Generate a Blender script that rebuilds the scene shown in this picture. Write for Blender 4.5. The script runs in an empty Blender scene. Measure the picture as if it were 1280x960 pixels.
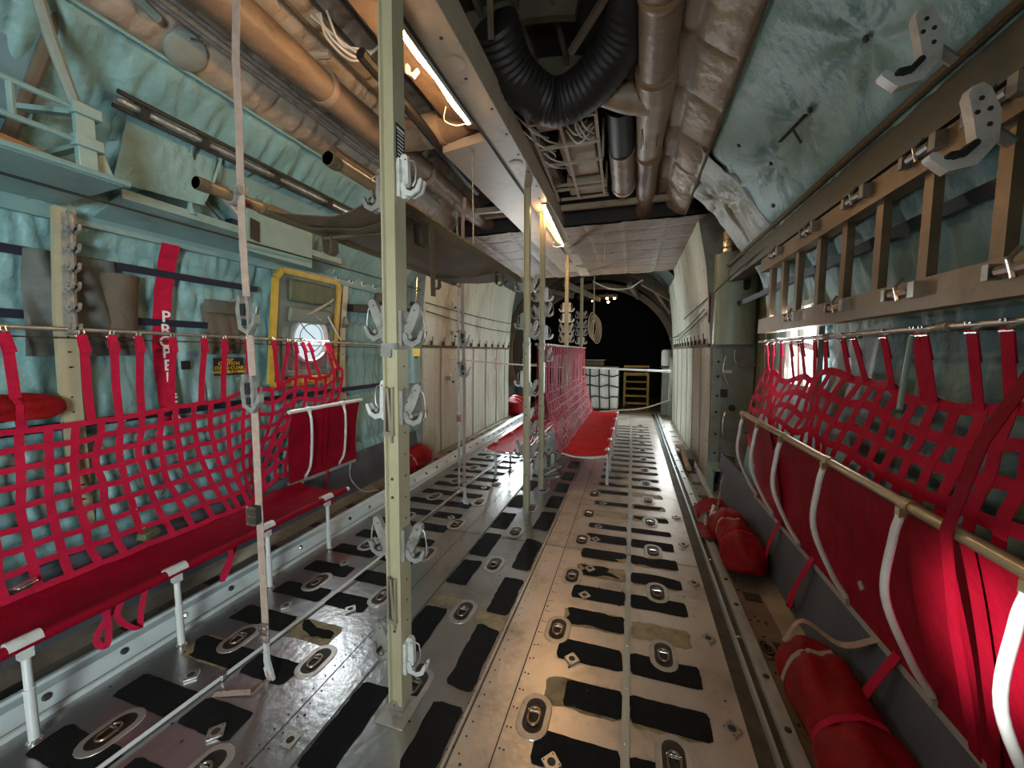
import bpy, bmesh, math, random
from mathutils import Vector as V, Matrix as M, noise
from mathutils.geometry import tessellate_polygon
random.seed(11)
SC = bpy.context.scene
COL = SC.collection
PI = math.pi
ORG = {}
ORD = ['first', 'second', 'third', 'fourth', 'fifth', 'sixth', 'seventh', 'eighth', 'ninth', 'tenth', 'eleventh',
       'twelfth', 'thirteenth', 'fourteenth', 'fifteenth', 'sixteenth', 'seventeenth', 'eighteenth']
def rnd(a, b): return random.uniform(a, b)
def nz(x, y=0, z=0): return noise.noise(V((x, y, z)))
# ---------------------------------------------------------------- materials
def mat(name, col, rough=.5, metal=0., var=.18, scale=6., bump=0., bscale=40., dirt=None, dscale=3., damt=.5, stretch=(1, 1, 1), emit=None, estr=0, spec=.5):
    m = bpy.data.materials.new(name); m.use_nodes = True
    nt = m.node_tree; N = nt.nodes; L = nt.links
    b = N['Principled BSDF']
    b.inputs['Roughness'].default_value = rough
    b.inputs['Metallic'].default_value = metal
    b.inputs['Specular IOR Level'].default_value = spec
    tc = N.new('ShaderNodeTexCoord'); mp = N.new('ShaderNodeMapping')
    mp.inputs['Scale'].default_value = stretch
    L.new(tc.outputs['Object'], mp.inputs['Vector'])
    no = N.new('ShaderNodeTexNoise'); no.inputs['Scale'].default_value = scale; no.inputs['Detail'].default_value = 5
    L.new(mp.outputs['Vector'], no.inputs['Vector'])
    cr = N.new('ShaderNodeValToRGB')
    e = cr.color_ramp.elements
    e[0].position = .3; e[1].position = .7
    e[0].color = tuple(c * (1 - var) for c in col) + (1,)
    e[1].color = tuple(min(1, c * (1 + var)) for c in col) + (1,)
    L.new(no.outputs['Fac'], cr.inputs['Fac'])
    out = cr.outputs['Color']
    if dirt:
        n2 = N.new('ShaderNodeTexNoise'); n2.inputs['Scale'].default_value = dscale; n2.inputs['Detail'].default_value = 7
        n2.inputs['Roughness'].default_value = .65
        L.new(mp.outputs['Vector'], n2.inputs['Vector'])
        r2 = N.new('ShaderNodeValToRGB')
        r2.color_ramp.elements[0].position = .5; r2.color_ramp.elements[1].position = .68
        r2.color_ramp.elements[0].color = (0, 0, 0, 1); r2.color_ramp.elements[1].color = (damt, damt, damt, 1)
        L.new(n2.outputs['Fac'], r2.inputs['Fac'])
        mx = N.new('ShaderNodeMix'); mx.data_type = 'RGBA'
        L.new(r2.outputs['Color'], mx.inputs['Factor']); L.new(out, mx.inputs['A'])
        mx.inputs['B'].default_value = tuple(dirt) + (1,)
        out = mx.outputs['Result']
    L.new(out, b.inputs['Base Color'])
    if bump:
        n3 = N.new('ShaderNodeTexNoise'); n3.inputs['Scale'].default_value = bscale; n3.inputs['Detail'].default_value = 3
        L.new(mp.outputs['Vector'], n3.inputs['Vector'])
        bp = N.new('ShaderNodeBump'); bp.inputs['Strength'].default_value = bump; bp.inputs['Distance'].default_value = .02
        L.new(n3.outputs['Fac'], bp.inputs['Height']); L.new(bp.outputs['Normal'], b.inputs['Normal'])
    if emit:
        b.inputs['Emission Color'].default_value = tuple(emit) + (1,); b.inputs['Emission Strength'].default_value = estr
    return m

TEAL = mat('teal_quilted_liner', (.185, .33, .325), .5, 0, .12, 3, .35, 30, (.13, .20, .185), 2.2, .5)
TEALP = mat('teal_painted_metal', (.21, .33, .31), .42, 0, .08, 5, .05, 60, (.12, .16, .14), 6, .4)
GREY = mat('grey_green_paint', (.24, .27, .235), .45, 0, .1, 6, .05, 50, (.1, .1, .08), 7, .5)
BEIGE = mat('beige_quilted_liner', (.36, .28, .205), .5, 0, .14, 4, .5, 25, (.16, .11, .075), 2.5, .55)
PALE = mat('pale_green_panel', (.47, .485, .38), .42, 0, .12, 2.5, .08, 30, (.24, .20, .12), 4, .75, (1, 1, .25))
BEAM = mat('tan_beam_paint', (.42, .33, .24), .45, 0, .1, 3, .03, 40, (.2, .13, .09), 6, .5)
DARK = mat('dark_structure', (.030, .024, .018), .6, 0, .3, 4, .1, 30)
BLACK = mat('black_rubber', (.012, .011, .011), .55, 0, .2, 20, .2, 120)
HOSE = mat('black_hose', (.013, .010, .008), .55, 0, .2, 20)
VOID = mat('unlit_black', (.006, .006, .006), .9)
DUCT = mat('brown_duct_wrap', (.25, .16, .10), .5, 0, .2, 5, .5, 14, (.1, .06, .04), 4, .6)
DUCT2 = mat('light_duct_wrap', (.34, .24, .16), .5, 0, .15, 5, .4, 14, (.14, .09, .06), 4, .6)
RED = mat('red_seat_fabric', (.24, .0025, .014), .55, 0, .14, 7, .25, 30, (.16, .002, .009), 3, .5, spec=.12)
REDW = mat('red_webbing', (.44, .013, .044), .6, 0, .12, 20, .2, 160, (.3, .004, .018), 8, .4, spec=.06)
REDC = mat('orange_red_seat_fabric', (.46, .010, .010), .6, 0, .14, 7, .25, 30, (.3, .006, .006), 3, .5, spec=.08)
WINGQ = mat('browned_beige_quilt', (.185, .115, .064), .55, 0, .14, 4, .5, 25, (.11, .075, .05), 2.5, .55)  # beige quilt browned: warm, dim light put into its colour
OLIVEL = mat('olive_green_liner', (.20, .205, .135), .5, 0, .12, 3, .3, 30, (.1, .1, .07), 3, .5)
BLUEP = mat('blue_grey_panel', (.14, .235, .27), .5, 0, .12, 3, .2, 30, (.09, .15, .16), 2.2, .5)
REDBAG = mat('red_bag_fabric', (.20, .004, .006), .55, 0, .2, 8, .3, 30, spec=.15)
ALU = mat('worn_aluminium', (.52, .5, .46), .34, .85, .18, 9, .06, 50, (.25, .2, .15), 5, .5)
WHITE = mat('white_tube', (.72, .74, .71), .3, .2, .05, 20)
POST = mat('pale_olive_post', (.43, .38, .24), .4, .15, .12, 9, .04, 40, (.28, .24, .14), 9, .55, (1, 1, .4))
BRK = mat('grey_bracket_metal', (.31, .29, .26), .42, .35, .16, 20, .04, 60, (.09, .075, .055), 18, .7)
BRKW = mat('white_bracket_metal', (.62, .61, .575), .42, .15, .08, 20, .03, 60, (.22, .2, .17), 18, .5)
STEEL = mat('bright_steel', (.62, .6, .56), .25, .95, .15, 25)
PIT = mat('rust_shaded_pit', (.020, .012, .008), .5, .2, .5, 40, .2, 60)  # rust brown, darkened so the flat pan carries the shade of a recess
RUST = mat('rusty_ring_steel', (.22, .15, .105), .36, .7, .3, 30)
RIM = mat('deck_rim_metal', (.46, .42, .37), .38, .6, .15, 25, .04, 70, (.2, .15, .11), 12, .5)
DECK = mat('deck_plate', (.60, .52, .44), .34, .5, .16, 2.2, .10, 26, (.20, .145, .10), 3.2, .6)
DECKC = mat('deck_centre_plate', (.40, .39, .385), .28, .85, .14, 2.2, .10, 26, (.2, .17, .13), 3.2, .5)
NONSLIP = mat('black_nonslip', (.010, .0095, .0095), .75, 0, .25, 30, .5, 260, spec=.12)
RESIDUE = mat('yellowed_adhesive', (.27, .21, .11), .55, .1, .3, 14, .3, 60, (.07, .045, .02), 9, .8)
LEDGE = mat('ledge_plate', (.27, .225, .165), .42, .5, .2, 4, .1, 30, (.11, .08, .05), 5, .6)
RAILW = mat('pale_painted_rail', (.56, .62, .61), .4, .1, .08, 6, .04, 50, (.3, .32, .3), 8, .5, (1, .3, 1))
GRIME = mat('grimy_groove', (.05, .04, .022), .6, .1, .4, 14, .3, 50)
GLASSW = mat('daylit_pane_white', (.8, .85, .9), .2, emit=(.95, .98, 1.0), estr=3.2)
RAILM = mat('rail_metal', (.47, .50, .47), .36, .55, .12, 6, .05, 50, (.25, .2, .13), 8, .6, (1, .3, 1))
SLATE = mat('slate_panel', (.075, .08, .095), .6, 0, .15, 5, .2, 60)
OLIVE = mat('olive_canvas', (.115, .080, .038), .85, 0, .15, 8, .3, 60)
OLIVEG = mat('olive_green_cushion', (.10, .115, .055), .6, 0, .15, 8, .3, 30)
PIPE = mat('wooden_pole', (.24, .15, .075), .42, 0, .2, 8)
STRAP = mat('beige_webbing', (.38, .27, .215), .75, 0, .12, 30, .4, 160, (.33, .2, .16), 6, .5)
NAVY = mat('navy_webbing', (.008, .011, .026), .6, 0, .2, 30)
YEL = mat('yellow_paint', (.58, .37, .05), .45, 0, .12, 10, .1, 40, (.35, .2, .03), 9, .5)
GOLD = mat('tarnished_tube', (.36, .29, .17), .3, .7, .15, 12)
LADDER = mat('ladder_metal', (.24, .172, .108), .4, .45, .15, 8, .05, 40, (.14, .09, .05), 7, .6)
WIREW = mat('white_wire', (.62, .56, .48), .45)
SILV = mat('foil_tube', (.5, .48, .45), .28, .8, .2, 25, .3, 40)
WTEXT = mat('white_lettering', (.75, .73, .7), .6)
YTEXT = mat('yellow_lettering', (.8, .5, .05), .6)
RTEXT = mat('red_lettering', (.6, .05, .04), .6)
PINKM = mat('red_placard', (.6, .14, .12), .5)
PAPER = mat('white_placard', (.75, .73, .68), .5)
ORANGE = mat('varnished_board', (.26, .10, .035), .4, 0, .25, 6)
CARGO = mat('white_crate_cover', (.68, .68, .63), .5, 0, .06, 6, .2, 10)
GLASS = mat('daylit_pane', (.05, .06, .06), .3, emit=(.70, .87, .95), estr=.86)
HATCH = mat('grey_green_hatch', (.155, .185, .155), .5, 0, .12, 6, .05, 50, (.08, .09, .07), 7, .5)
FAIR = mat('pale_green_fairing', (.34, .42, .33), .32, 0, .06, 4, .03, 40, (.2, .24, .17), 5, .3)
LEDM = mat('led_strip_glow', (1, .8, .5), .4, emit=(1, .60, .27), estr=112.)
BULB = mat('small_bulb_glow', (1, .8, .5), .4, emit=(1, .6, .25), estr=30.)
POUCH = mat('brown_pouch_canvas', (.095, .072, .046), .75, 0, .15, 8, .3, 50)
BAGM = mat('grey_garment_bag', (.075, .077, .066), .6, 0, .15, 5, .4, 14)
ROPE = mat('tan_rope', (.42, .36, .26), .8, 0, .2, 40)
SEAM = mat('dark_seam', (.03, .026, .02), .7)

# ---------------------------------------------------------------- mesh builder
class MB:
    def __init__(s):
        s.bm = bmesh.new(); s.mi = 0
    def _f(s, vs):
        try:
            f = s.bm.faces.new(vs); f.material_index = s.mi; f.smooth = True
            return f
        except ValueError:
            return None
    def v(s, p): return s.bm.verts.new(p)
    def hexa(s, P):
        q = [s.v(p) for p in P]
        for a in ((3, 2, 1, 0), (4, 5, 6, 7), (0, 1, 5, 4), (1, 2, 6, 5), (2, 3, 7, 6), (3, 0, 4, 7)):
            s._f([q[i] for i in a])
        return s
    def box(s, c, d, rz=0, mat3=None, taper=1.):
        c = V(c); x, y, z = d[0] / 2, d[1] / 2, d[2] / 2
        R = mat3 if mat3 is not None else M.Rotation(rz, 3, 'Z')
        t = taper
        P = [(-x, -y, -z), (x, -y, -z), (x, y, -z), (-x, y, -z), (-x * t, -y * t, z), (x * t, -y * t, z), (x * t, y * t, z), (-x * t, y * t, z)]
        return s.hexa([c + R @ V(p) for p in P])
    def frame(s, t, up):
        t = t.normalized(); up = V(up)
        a = t.cross(up)
        if a.length < 1e-4: a = t.cross(V((1, 0, 0)) if abs(t.x) < .9 else V((0, 1, 0)))
        a.normalize(); return a, a.cross(t).normalized()
    def bar(s, p, q, w, h, up=(0, 0, 1)):
        p, q = V(p), V(q); a, b = s.frame(q - p, up)
        a = a * w / 2; b = b * h / 2
        return s.hexa([p - a - b, p + a - b, p + a + b, p - a + b, q - a - b, q + a - b, q + a + b, q - a + b])
    def tube(s, pts, r, n=8, closed=False, cap=True):
        pts = [V(p) for p in pts]; k = len(pts)
        rr = r if isinstance(r, (list, tuple)) else [r] * k
        rings = []; a = None
        for i in range(k):
            if closed: t = pts[(i + 1) % k] - pts[i - 1]
            else: t = pts[min(i + 1, k - 1)] - pts[max(i - 1, 0)]
            if t.length < 1e-9: t = V((0, 0, 1))
            t.normalize()
            if a is None:
                a, _ = s.frame(t, (0, 0, 1))
            else:
                a = a - t * a.dot(t)
                if a.length < 1e-5: a, _ = s.frame(t, (0, 0, 1))
                a.normalize()
            b = t.cross(a)
            rings.append([s.v(pts[i] + (a * math.cos(2 * PI * j / n) + b * math.sin(2 * PI * j / n)) * rr[i]) for j in range(n)])
        m = k if closed else k - 1
        for i in range(m):
            A, B = rings[i], rings[(i + 1) % k]
            for j in range(n): s._f([A[j], A[(j + 1) % n], B[(j + 1) % n], B[j]])
        if cap and not closed:
            s._f(rings[0][::-1]); s._f(rings[-1])
        return s
    def cyl(s, p, q, r, n=14): return s.tube([p, q], r, n)
    def strap(s, pts, w, wd, t=.002):
        pts = [V(p) for p in pts]; k = len(pts); R = []
        for i in range(k):
            T = (pts[min(i + 1, k - 1)] - pts[max(i - 1, 0)]).normalized()
            d = V(wd[i]) if isinstance(wd, list) else V(wd)
            d = (d - T * d.dot(T)).normalized(); nn = T.cross(d)
            a, b = d * w / 2, nn * t / 2
            R.append([s.v(pts[i] + x) for x in (-a - b, a - b, a + b, -a + b)])
        for i in range(k - 1):
            for j in range(4): s._f([R[i][j], R[i][(j + 1) % 4], R[i + 1][(j + 1) % 4], R[i + 1][j]])
        s._f(R[0][::-1]); s._f(R[-1]); return s
    def prism(s, pts, o, ax, ay, th):
        """outline pts (2D) in plane (ax, ay) at o, extruded th along ax x ay (centred)"""
        o, ax, ay = V(o), V(ax), V(ay); n = ax.cross(ay).normalized() * th / 2
        P = [o + ax * p[0] + ay * p[1] for p in pts]
        A = [s.v(p - n) for p in P]; B = [s.v(p + n) for p in P]
        k = len(P)
        for tri in tessellate_polygon([[V((p[0], p[1], 0)) for p in pts]]):
            s._f([B[i] for i in tri]); s._f([A[i] for i in tri[::-1]])
        for i in range(k): s._f([A[i], A[(i + 1) % k], B[(i + 1) % k], B[i]])
        return s
    def lathe(s, prof, o, ax=(0, 0, 1), n=20, cap=True):
        o = V(o); t = V(ax).normalized(); a, b = s.frame(t, (0, 1, 0) if abs(t.z) > .9 else (0, 0, 1))
        R = [[s.v(o + t * h + (a * math.cos(2 * PI * j / n) + b * math.sin(2 * PI * j / n)) * r) for j in range(n)] for r, h in prof]
        for i in range(len(R) - 1):
            for j in range(n): s._f([R[i][j], R[i][(j + 1) % n], R[i + 1][(j + 1) % n], R[i + 1][j]])
        if cap: s._f(R[0][::-1]); s._f(R[-1])
        return s
    def grid(s, fn, nu, nv, th=0.):
        """sheet fn(u, v); th > 0 gives it a back side, offset along the normal"""
        G = [[V(fn(i / nu, j / nv)) for j in range(nv + 1)] for i in range(nu + 1)]
        A = [[s.v(p) for p in r] for r in G]
        for i in range(nu):
            for j in range(nv): s._f([A[i][j], A[i + 1][j], A[i + 1][j + 1], A[i][j + 1]])
        if th:
            B = []
            for i in range(nu + 1):
                r = []
                for j in range(nv + 1):
                    du = G[min(i + 1, nu)][j] - G[max(i - 1, 0)][j]; dv = G[i][min(j + 1, nv)] - G[i][max(j - 1, 0)]
                    n = du.cross(dv)
                    if n.length > 1e-12: n.normalize()
                    r.append(s.v(G[i][j] - n * th))
                B.append(r)
            for i in range(nu):
                for j in range(nv): s._f([B[i][j + 1], B[i + 1][j + 1], B[i + 1][j], B[i][j]])
            for i in range(nu):
                s._f([A[i + 1][0], A[i][0], B[i][0], B[i + 1][0]]); s._f([A[i][nv], A[i + 1][nv], B[i + 1][nv], B[i][nv]])
            for j in range(nv):
                s._f([A[0][j], A[0][j + 1], B[0][j + 1], B[0][j]]); s._f([A[nu][j + 1], A[nu][j], B[nu][j], B[nu][j + 1]])
        return s
    def poly(s, pts):
        q = [s.v(p) for p in pts]
        for tri in tessellate_polygon([[V(p) for p in pts]]):
            s._f([q[i] for i in tri])
        return s
    def sphere(s, c, r, n=10, sc=(1, 1, 1)):
        c = V(c); pr = [(math.sin(PI * i / n) * r, -math.cos(PI * i / n) * r) for i in range(1, n)]
        m0 = len(s.bm.verts)
        s.lathe(pr, (0, 0, 0), n=n * 2)
        s.bm.verts.ensure_lookup_table()
        for v in s.bm.verts[m0:]: v.co = c + V((v.co.x * sc[0], v.co.y * sc[1], v.co.z * sc[2]))
        return s
    def build(s, name, m, parent=None, loc=None, bevel=0., kind=None, sharp=38, label=None):
        org = ORG.get(parent.name, V((0, 0, 0))) if parent else V(loc or (0, 0, 0))
        if loc is None and parent is None:
            vs = s.bm.verts
            if len(vs) and kind is None:
                lo = [min(v.co[i] for v in vs) for i in range(3)]; hi = [max(v.co[i] for v in vs) for i in range(3)]
                org = V(((lo[0] + hi[0]) / 2, (lo[1] + hi[1]) / 2, lo[2]))
        bmesh.ops.recalc_face_normals(s.bm, faces=s.bm.faces)
        for v in s.bm.verts: v.co -= org
        me = bpy.data.meshes.new(name); s.bm.to_mesh(me); s.bm.free()
        for x in (m if isinstance(m, (list, tuple)) else [m]): me.materials.append(x)
        me.set_sharp_from_angle(angle=math.radians(sharp))
        o = bpy.data.objects.new(name, me); COL.objects.link(o)
        if parent: o.parent = parent; ORG[o.name] = org
        else: o.location = org; ORG[o.name] = org
        if bevel:
            b = o.modifiers.new('bevel', 'BEVEL'); b.width = bevel; b.segments = 2; b.limit_method = 'ANGLE'
        if kind: o['kind'] = kind
        if label: o['label'] = label
        return o
def tag(o, label, cat, group=None):
    o['label'] = label; o['category'] = cat
    if group: o['group'] = group
    return o
def thing(name, label, cat, loc=(0, 0, 0), group=None):
    o = bpy.data.objects.new(name, None); COL.objects.link(o)
    o.location = loc; o.empty_display_size = .1; ORG[o.name] = V(loc)
    return tag(o, label, cat, group)
def dup(root, loc, label=None, rz=0):
    r = root.copy(); COL.objects.link(r); r.location = loc; r.rotation_euler = (0, 0, rz)
    if label: r['label'] = label
    def rec(src, dst):
        for ch in list(src.children):
            c = ch.copy(); COL.objects.link(c); c.parent = dst; rec(ch, c)
    rec(root, r); return r
def struct(b, name, m, parent=None, **k):
    o = b.build(name, m, parent, kind=None if parent else 'structure', **k)
    if not parent: o['kind'] = 'structure'
    return o
def text(s, size, m, parent, o, ax, ay, name='lettering', align='CENTER', off=.001):
    c = bpy.data.curves.new('t', 'FONT'); c.body = s; c.size = size; c.align_x = align; c.align_y = 'CENTER'; c.extrude = .0006; c.offset = size * .018; c.resolution_u = 3
    t = bpy.data.objects.new('t', c); COL.objects.link(t)
    me = bpy.data.meshes.new_from_object(t.evaluated_get(bpy.context.evaluated_depsgraph_get()))
    bpy.data.objects.remove(t)
    ax, ay = V(ax).normalized(), V(ay).normalized(); n = ax.cross(ay); org = ORG.get(parent.name, V((0, 0, 0)))
    for v in me.vertices: v.co = V(o) + ax * v.co.x + ay * v.co.y + n * (v.co.z + off) - org
    me.materials.clear(); me.materials.append(m); me.name = name
    ob = bpy.data.objects.new(name, me); COL.objects.link(ob); ob.parent = parent; ORG[ob.name] = org
    return ob
def bez(pts, n=8):
    """smooth curve through points (Catmull-Rom)"""
    P = [V(p) for p in pts]; P = [P[0] * 2 - P[1]] + P + [P[-1] * 2 - P[-2]]; out = []
    for i in range(1, len(P) - 2):
        a, b, c, d = P[i - 1:i + 3]
        for k in range(n):
            t = k / n
            out.append(.5 * ((2 * b) + (c - a) * t + (2 * a - 5 * b + 4 * c - d) * t * t + (3 * b - a - 3 * c + d) * t ** 3))
    out.append(P[-2]); return out
# ---------------------------------------------------------------- hull section
RC, ZC = 1.97, 1.35
LOW = [(1.77, 0.), (1.80, .45), (1.92, .95)]
def sec(deg, side=1, R=RC):
    a = math.radians(deg); return V((side * R * math.cos(a), 0, ZC + R * math.sin(a)))
def hp(deg, y, side=1, R=RC):
    p = sec(deg, side, R); p.y = y; return p
def hn(deg, side=1):
    a = math.radians(deg); return V((-side * math.cos(a), 0, -math.sin(a)))
def arc_path(a0, a1, n, low=False):
    """list of (x, z) on the right side, going up"""
    P = [V((x, 0, z)) for x, z in LOW] if low else []
    return P + [sec(a0 + (a1 - a0) * i / n) for i in range(n + 1)]
# ================================================================ camera
f_px = 481.
cam_d = bpy.data.cameras.new('camera'); cam = bpy.data.objects.new('camera', cam_d); COL.objects.link(cam)
cam_d.sensor_fit = 'HORIZONTAL'; cam_d.sensor_width = 36.; cam_d.lens = 36. * f_px / 1280.; cam_d.clip_start = .02; cam_d.clip_end = 60
_th = math.atan(40 / f_px); _ps = math.atan(151 / f_px * math.cos(_th))
cam.location = (.86, 0, 1.40)
cam.rotation_euler = (PI / 2 - _th, 0, _ps)
SC.camera = cam
# ================================================================ floor
YF0, YF1 = -2.2, 12.5
b = MB()
def quad(x0, x1, y0, y1, z, mi):
    b.mi = mi; b._f([b.v((x0, y0, z)), b.v((x1, y0, z)), b.v((x1, y1, z)), b.v((x0, y1, z))])
for x0, x1, mi in ((-1.34, -.355, 1), (-.355, .29, 1), (.29, 1.35, 0)):
    quad(x0, x1, YF0, YF1, 0, mi)
b.mi = 0; b.box((0, (YF0 + YF1) / 2, -.06), (4.2, YF1 - YF0, .1))
def ragged(x0, x1, y0, y1, z, mi, jag=.004, cut=.02, seed=0., wear=0.):
    P = []
    def side(ax, ay, bx, by, n):
        for i in range(n):
            t = i / n
            if i == 0: t = .5 * cut / max(.02, math.hypot(bx - ax, by - ay)) + .0
            x, y = ax + (bx - ax) * t, ay + (by - ay) * t
            P.append([x, y])
        t = 1 - cut / math.hypot(bx - ax, by - ay); P.append([ax + (bx - ax) * t, ay + (by - ay) * t])
    nx = max(3, int((x1 - x0) / .03)); ny = max(3, int((y1 - y0) / .03))
    side(x0, y0, x1, y0, nx); side(x1, y0, x1, y1, ny); side(x1, y1, x0, y1, nx); side(x0, y1, x0, y0, ny)
    cx, cy = (x0 + x1) / 2, (y0 + y1) / 2
    out = []
    for x, y in P:
        d = jag * nz(x * 40 + seed, y * 40, seed)
        w = max(0, nz(x * 7 + seed, y * 9, 3.3 + seed)) * wear
        dx, dy = x - cx, y - cy
        out.append((x - dx * w + d, y - dy * w + jag * nz(x * 40, y * 40 + seed, 9), z))
    b.mi = mi; b.poly(out)
k = 0
for i in range(30):                      # left lane, pairs of patches across
    y = .665 + .2405 * i
    if y > 7.6: break
    for x0, x1 in ((-1.14, -.80), (-.755, -.50)):
        k += 1
        worn = {(3, 1): 1.3, (2, 0): 1.1, (6, 1): .7, (9, 0): .6, (13, 0): .7}.get((i, 0 if x0 < -1 else 1), .12)
        if worn > .5: ragged(x0, x1, y - .01, y + .125, .0008, 3, .01, .03, k * 1.7, .15)
        ragged(x0 + rnd(-.01, .01), x1 + rnd(-.01, .01), y, y + .118, .0016, 2, .004, .02, k * 1.3, worn)
for y0, y1, w in ((.46, .62, .1), (.64, .86, .1), (.92, 1.275, .1), (1.48, 1.795, .25), (2.02, 2.30, .2), (2.36, 2.70, .15), (2.79, 3.10, .15), (3.22, 3.55, .15), (3.66, 3.98, .2), (4.1, 4.4, .1), (4.55, 4.85, .1)):
    k += 1; ragged(-.20, -.062, y0, y1, .0016, 2, .005, .02, k * 1.3, w)
for y0, y1, w in ((.5, .9, .1), (1.02, 1.285, .1), (1.355, 1.745, .2), (1.84, 2.18, .25), (2.27, 2.70, .2), (2.86, 3.22, .1), (3.31, 3.62, .1), (3.72, 4.0, .15), (4.1, 4.4, .1), (4.55, 4.85, .1)):
    k += 1; ragged(.132, .262, y0, y1, .0016, 2, .005, .02, k * 1.3, w)
ragged(.10, .275, 1.72, 1.86, .0008, 3, .012, .03, 5.1, .2); ragged(-.2, -.02, 1.78, 1.9, .0008, 3, .012, .03, 6.1, .3)
RR = [(.92, 0, .1, 1, .1), (1.165, 0, .1, 1, .1), (1.415, .07, .08, 1, .1), (1.645, 0, .1, 1, .12), (1.885, 0, .9, 2, 1.4), (2.105, 0, .1, 1, .12), (2.345, 0, 1.0, 1, .5), (2.56, 0, 1.4, 1, .9), (2.80, 0, .1, 1, .1),
      (3.03, 0, .1, 1, .1), (3.27, 2, .5, 1, .8), (3.52, 0, .2, 1, .5), (3.82, 0, .1, 2, .8), (4.05, 0, .9, 1, .9), (4.3, 0, .9, 1, .9), (4.55, 0, .8, 1, .6), (4.8, 0, .4, 1, .5), (5.04, 0, .5, 1, .4), (5.28, 0, .6, 1, .4), (5.52, 0, .3, 1, .3),
      (5.76, 0, .2, 1, .3), (6., 0, .2, 1, .2), (6.24, 0, .2, 1, .2), (6.48, 0, .2, 1, .2), (6.72, 0, .2, 1, .2), (6.96, 0, .2, 1, .2), (7.2, 0, .2, 1, .2), (7.44, 0, .2, 1, .2)]
for y, dx, w0, fl, w1 in RR:
    k += 1
    if w0 > .45 or dx or w1 > .45:
        ragged(.545, .855, y - .012, y + .13, .0008, 3, .012, .03, k * 2.1, .1)
        ragged(.885, 1.17, y - .012, y + .12, .0008, 3, .014, .03, k * 2.6, .2)
    if dx != 2: ragged(.555 + dx, .855, y, y + (.13 if y < 3 else .09), .0016, 2, .004, .02, k * 1.9, w0)
    if fl == 1: ragged(.88, 1.175, y + .005, y + (.13 if y < 3 else .09), .0016, 2, .004, .02, k * 2.3, w1)
# seams and rivets of the deck plates
b.mi = 4
for x in (-.355, .288, .43):
    quad(x - .0022, x + .0022, YF0, 8.2, .0012, 4)
for y in (2.655, 5.1, 7.4): quad(-1.33, 1.33, y - .003, y + .003, .0012, 4)
def rivet(x, y, r=.0042): b.poly([(x + r * math.cos(a * PI / 3), y + r * math.sin(a * PI / 3), .002) for a in range(6)])
for x in (-.335, -.378, .27, .315, .445, .46):
    y = .5
    while y < 4.6:
        rivet(x, y + rnd(-.004, .004)); y += .062 if x < .4 else .085
for x in [i * .022 + .3 for i in range(46)] + [i * .03 - 1.3 for i in range(50)]:
    rivet(x, 2.675, .003); rivet(x, 2.64, .003)
for _ in range(90): rivet(rnd(-1.3, 1.32), rnd(.7, 4.5), .006)
# low ridges along the centre plates
b.mi = 1; b.box((-.214, 1.6, .004), (.014, 5.0, .008)); b.mi = 0; b.box((.278, 1.6, .003), (.010, 5.0, .006))
floor = struct(b, 'floor', [DECK, DECKC, NONSLIP, RESIDUE, SEAM])
b = MB()                                  # joint strip down the right lane
b.bar((.868, -1, .006), (.868, 2.65, .006), .028, .012); b.bar((.868, 2.67, .006), (.868, 9, .006), .028, .012)
for i in range(60):
    y = .6 + i * .12
    b.lathe([(.0055, 0), (.004, .003)], (.868, y, .012), n=6)
struct(b, 'trim_deck_joint', RAILM)
# ---- guide rails and ledges on both sides
def rail(side, name):
    b = MB(); s = side
    x = 1.335
    prof = [(0, 0), (0, .012), (.025, .014), (.028, .075), (.05, .088), (.118, .088), (.122, .04), (.125, 0)]
    x = 1.335 if s > 0 else 1.255
    if s > 0: prof = [(-.035, 0), (-.035, .003), (.022, .003), (.024, .03), (.036, .031), (.038, .016), (.066, .016), (.068, .034), (.12, .036), (.124, 0)]
    else: prof = [(0, 0), (.002, .018), (.014, .020), (.018, .010), (.034, .010), (.040, .030), (.060, .072), (.098, .080), (.104, .092), (.122, .092), (.128, .02), (.13, 0)]
    mis = {0: 2, 1: 2, 4: 2, 5: 2} if s > 0 else {2: 2, 3: 2}
    def pr(y): return [V((s * (x + p), y, z)) for p, z in prof]
    A = [b.v(p) for p in pr(-2.2)]; B = [b.v(p) for p in pr(9.2)]
    for i in range(len(A)):
        b.mi = mis.get(i, 0); j = (i + 1) % len(A); b._f([A[i], A[j], B[j], B[i]])
    b.mi = 0; o = struct(b, name, [RAILM if s > 0 else RAILW, SEAM, GRIME])
    for i in range(34):
        y = .55 + i * .2435
        if y > 7.5: break
        h = MB(); hx = s * (x + (.03 if s < 0 else .08))
        if s < 0: h.lathe([(.014, -.004), (.014, .006), (.008, .012)], (s * (x + .05), y, .05), (1, 0, .5), 10)
        else: h.lathe([(.012, -.002), (.012, .004), (.008, .006)], (s * (x + (.053 if i % 3 == 0 else .095)), y, .016 if i % 3 == 0 else .034), n=10)
        h.build('rail_stud', STEEL if i % 3 == 0 else SEAM, o)
    b = MB()
    b.box((s * 1.53, 3.0, -.015), (.15 if s > 0 else .33, 10.4, .04)); b.hexa([(s * 1.60, -2, 0), (s * 1.60, 8.2, 0), (s * 1.72, 8.2, .0), (s * 1.72, -2, .0), (s * 1.60, -2, .008), (s * 1.60, 8.2, .008), (s * 1.70, 8.2, .05), (s * 1.70, -2, .05)])
    b.mi = 1
    for i in range(18):
        y = .4 + i * .4
        b.box((s * 1.545, y, .0057), (.085, .085, .0015), rz=rnd(-.05, .05))
    b.mi = 2
    for i in range(60): b.lathe([(.007, .005), (.005, .008)], (s * rnd(1.48, 1.58), rnd(.3, 6), 0), n=6)
    struct(b, 'trim_ledge', [LEDGE, DARK, SEAM])
rail(-1, 'trim_rail_left'); rail(1, 'trim_rail_right')
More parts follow.
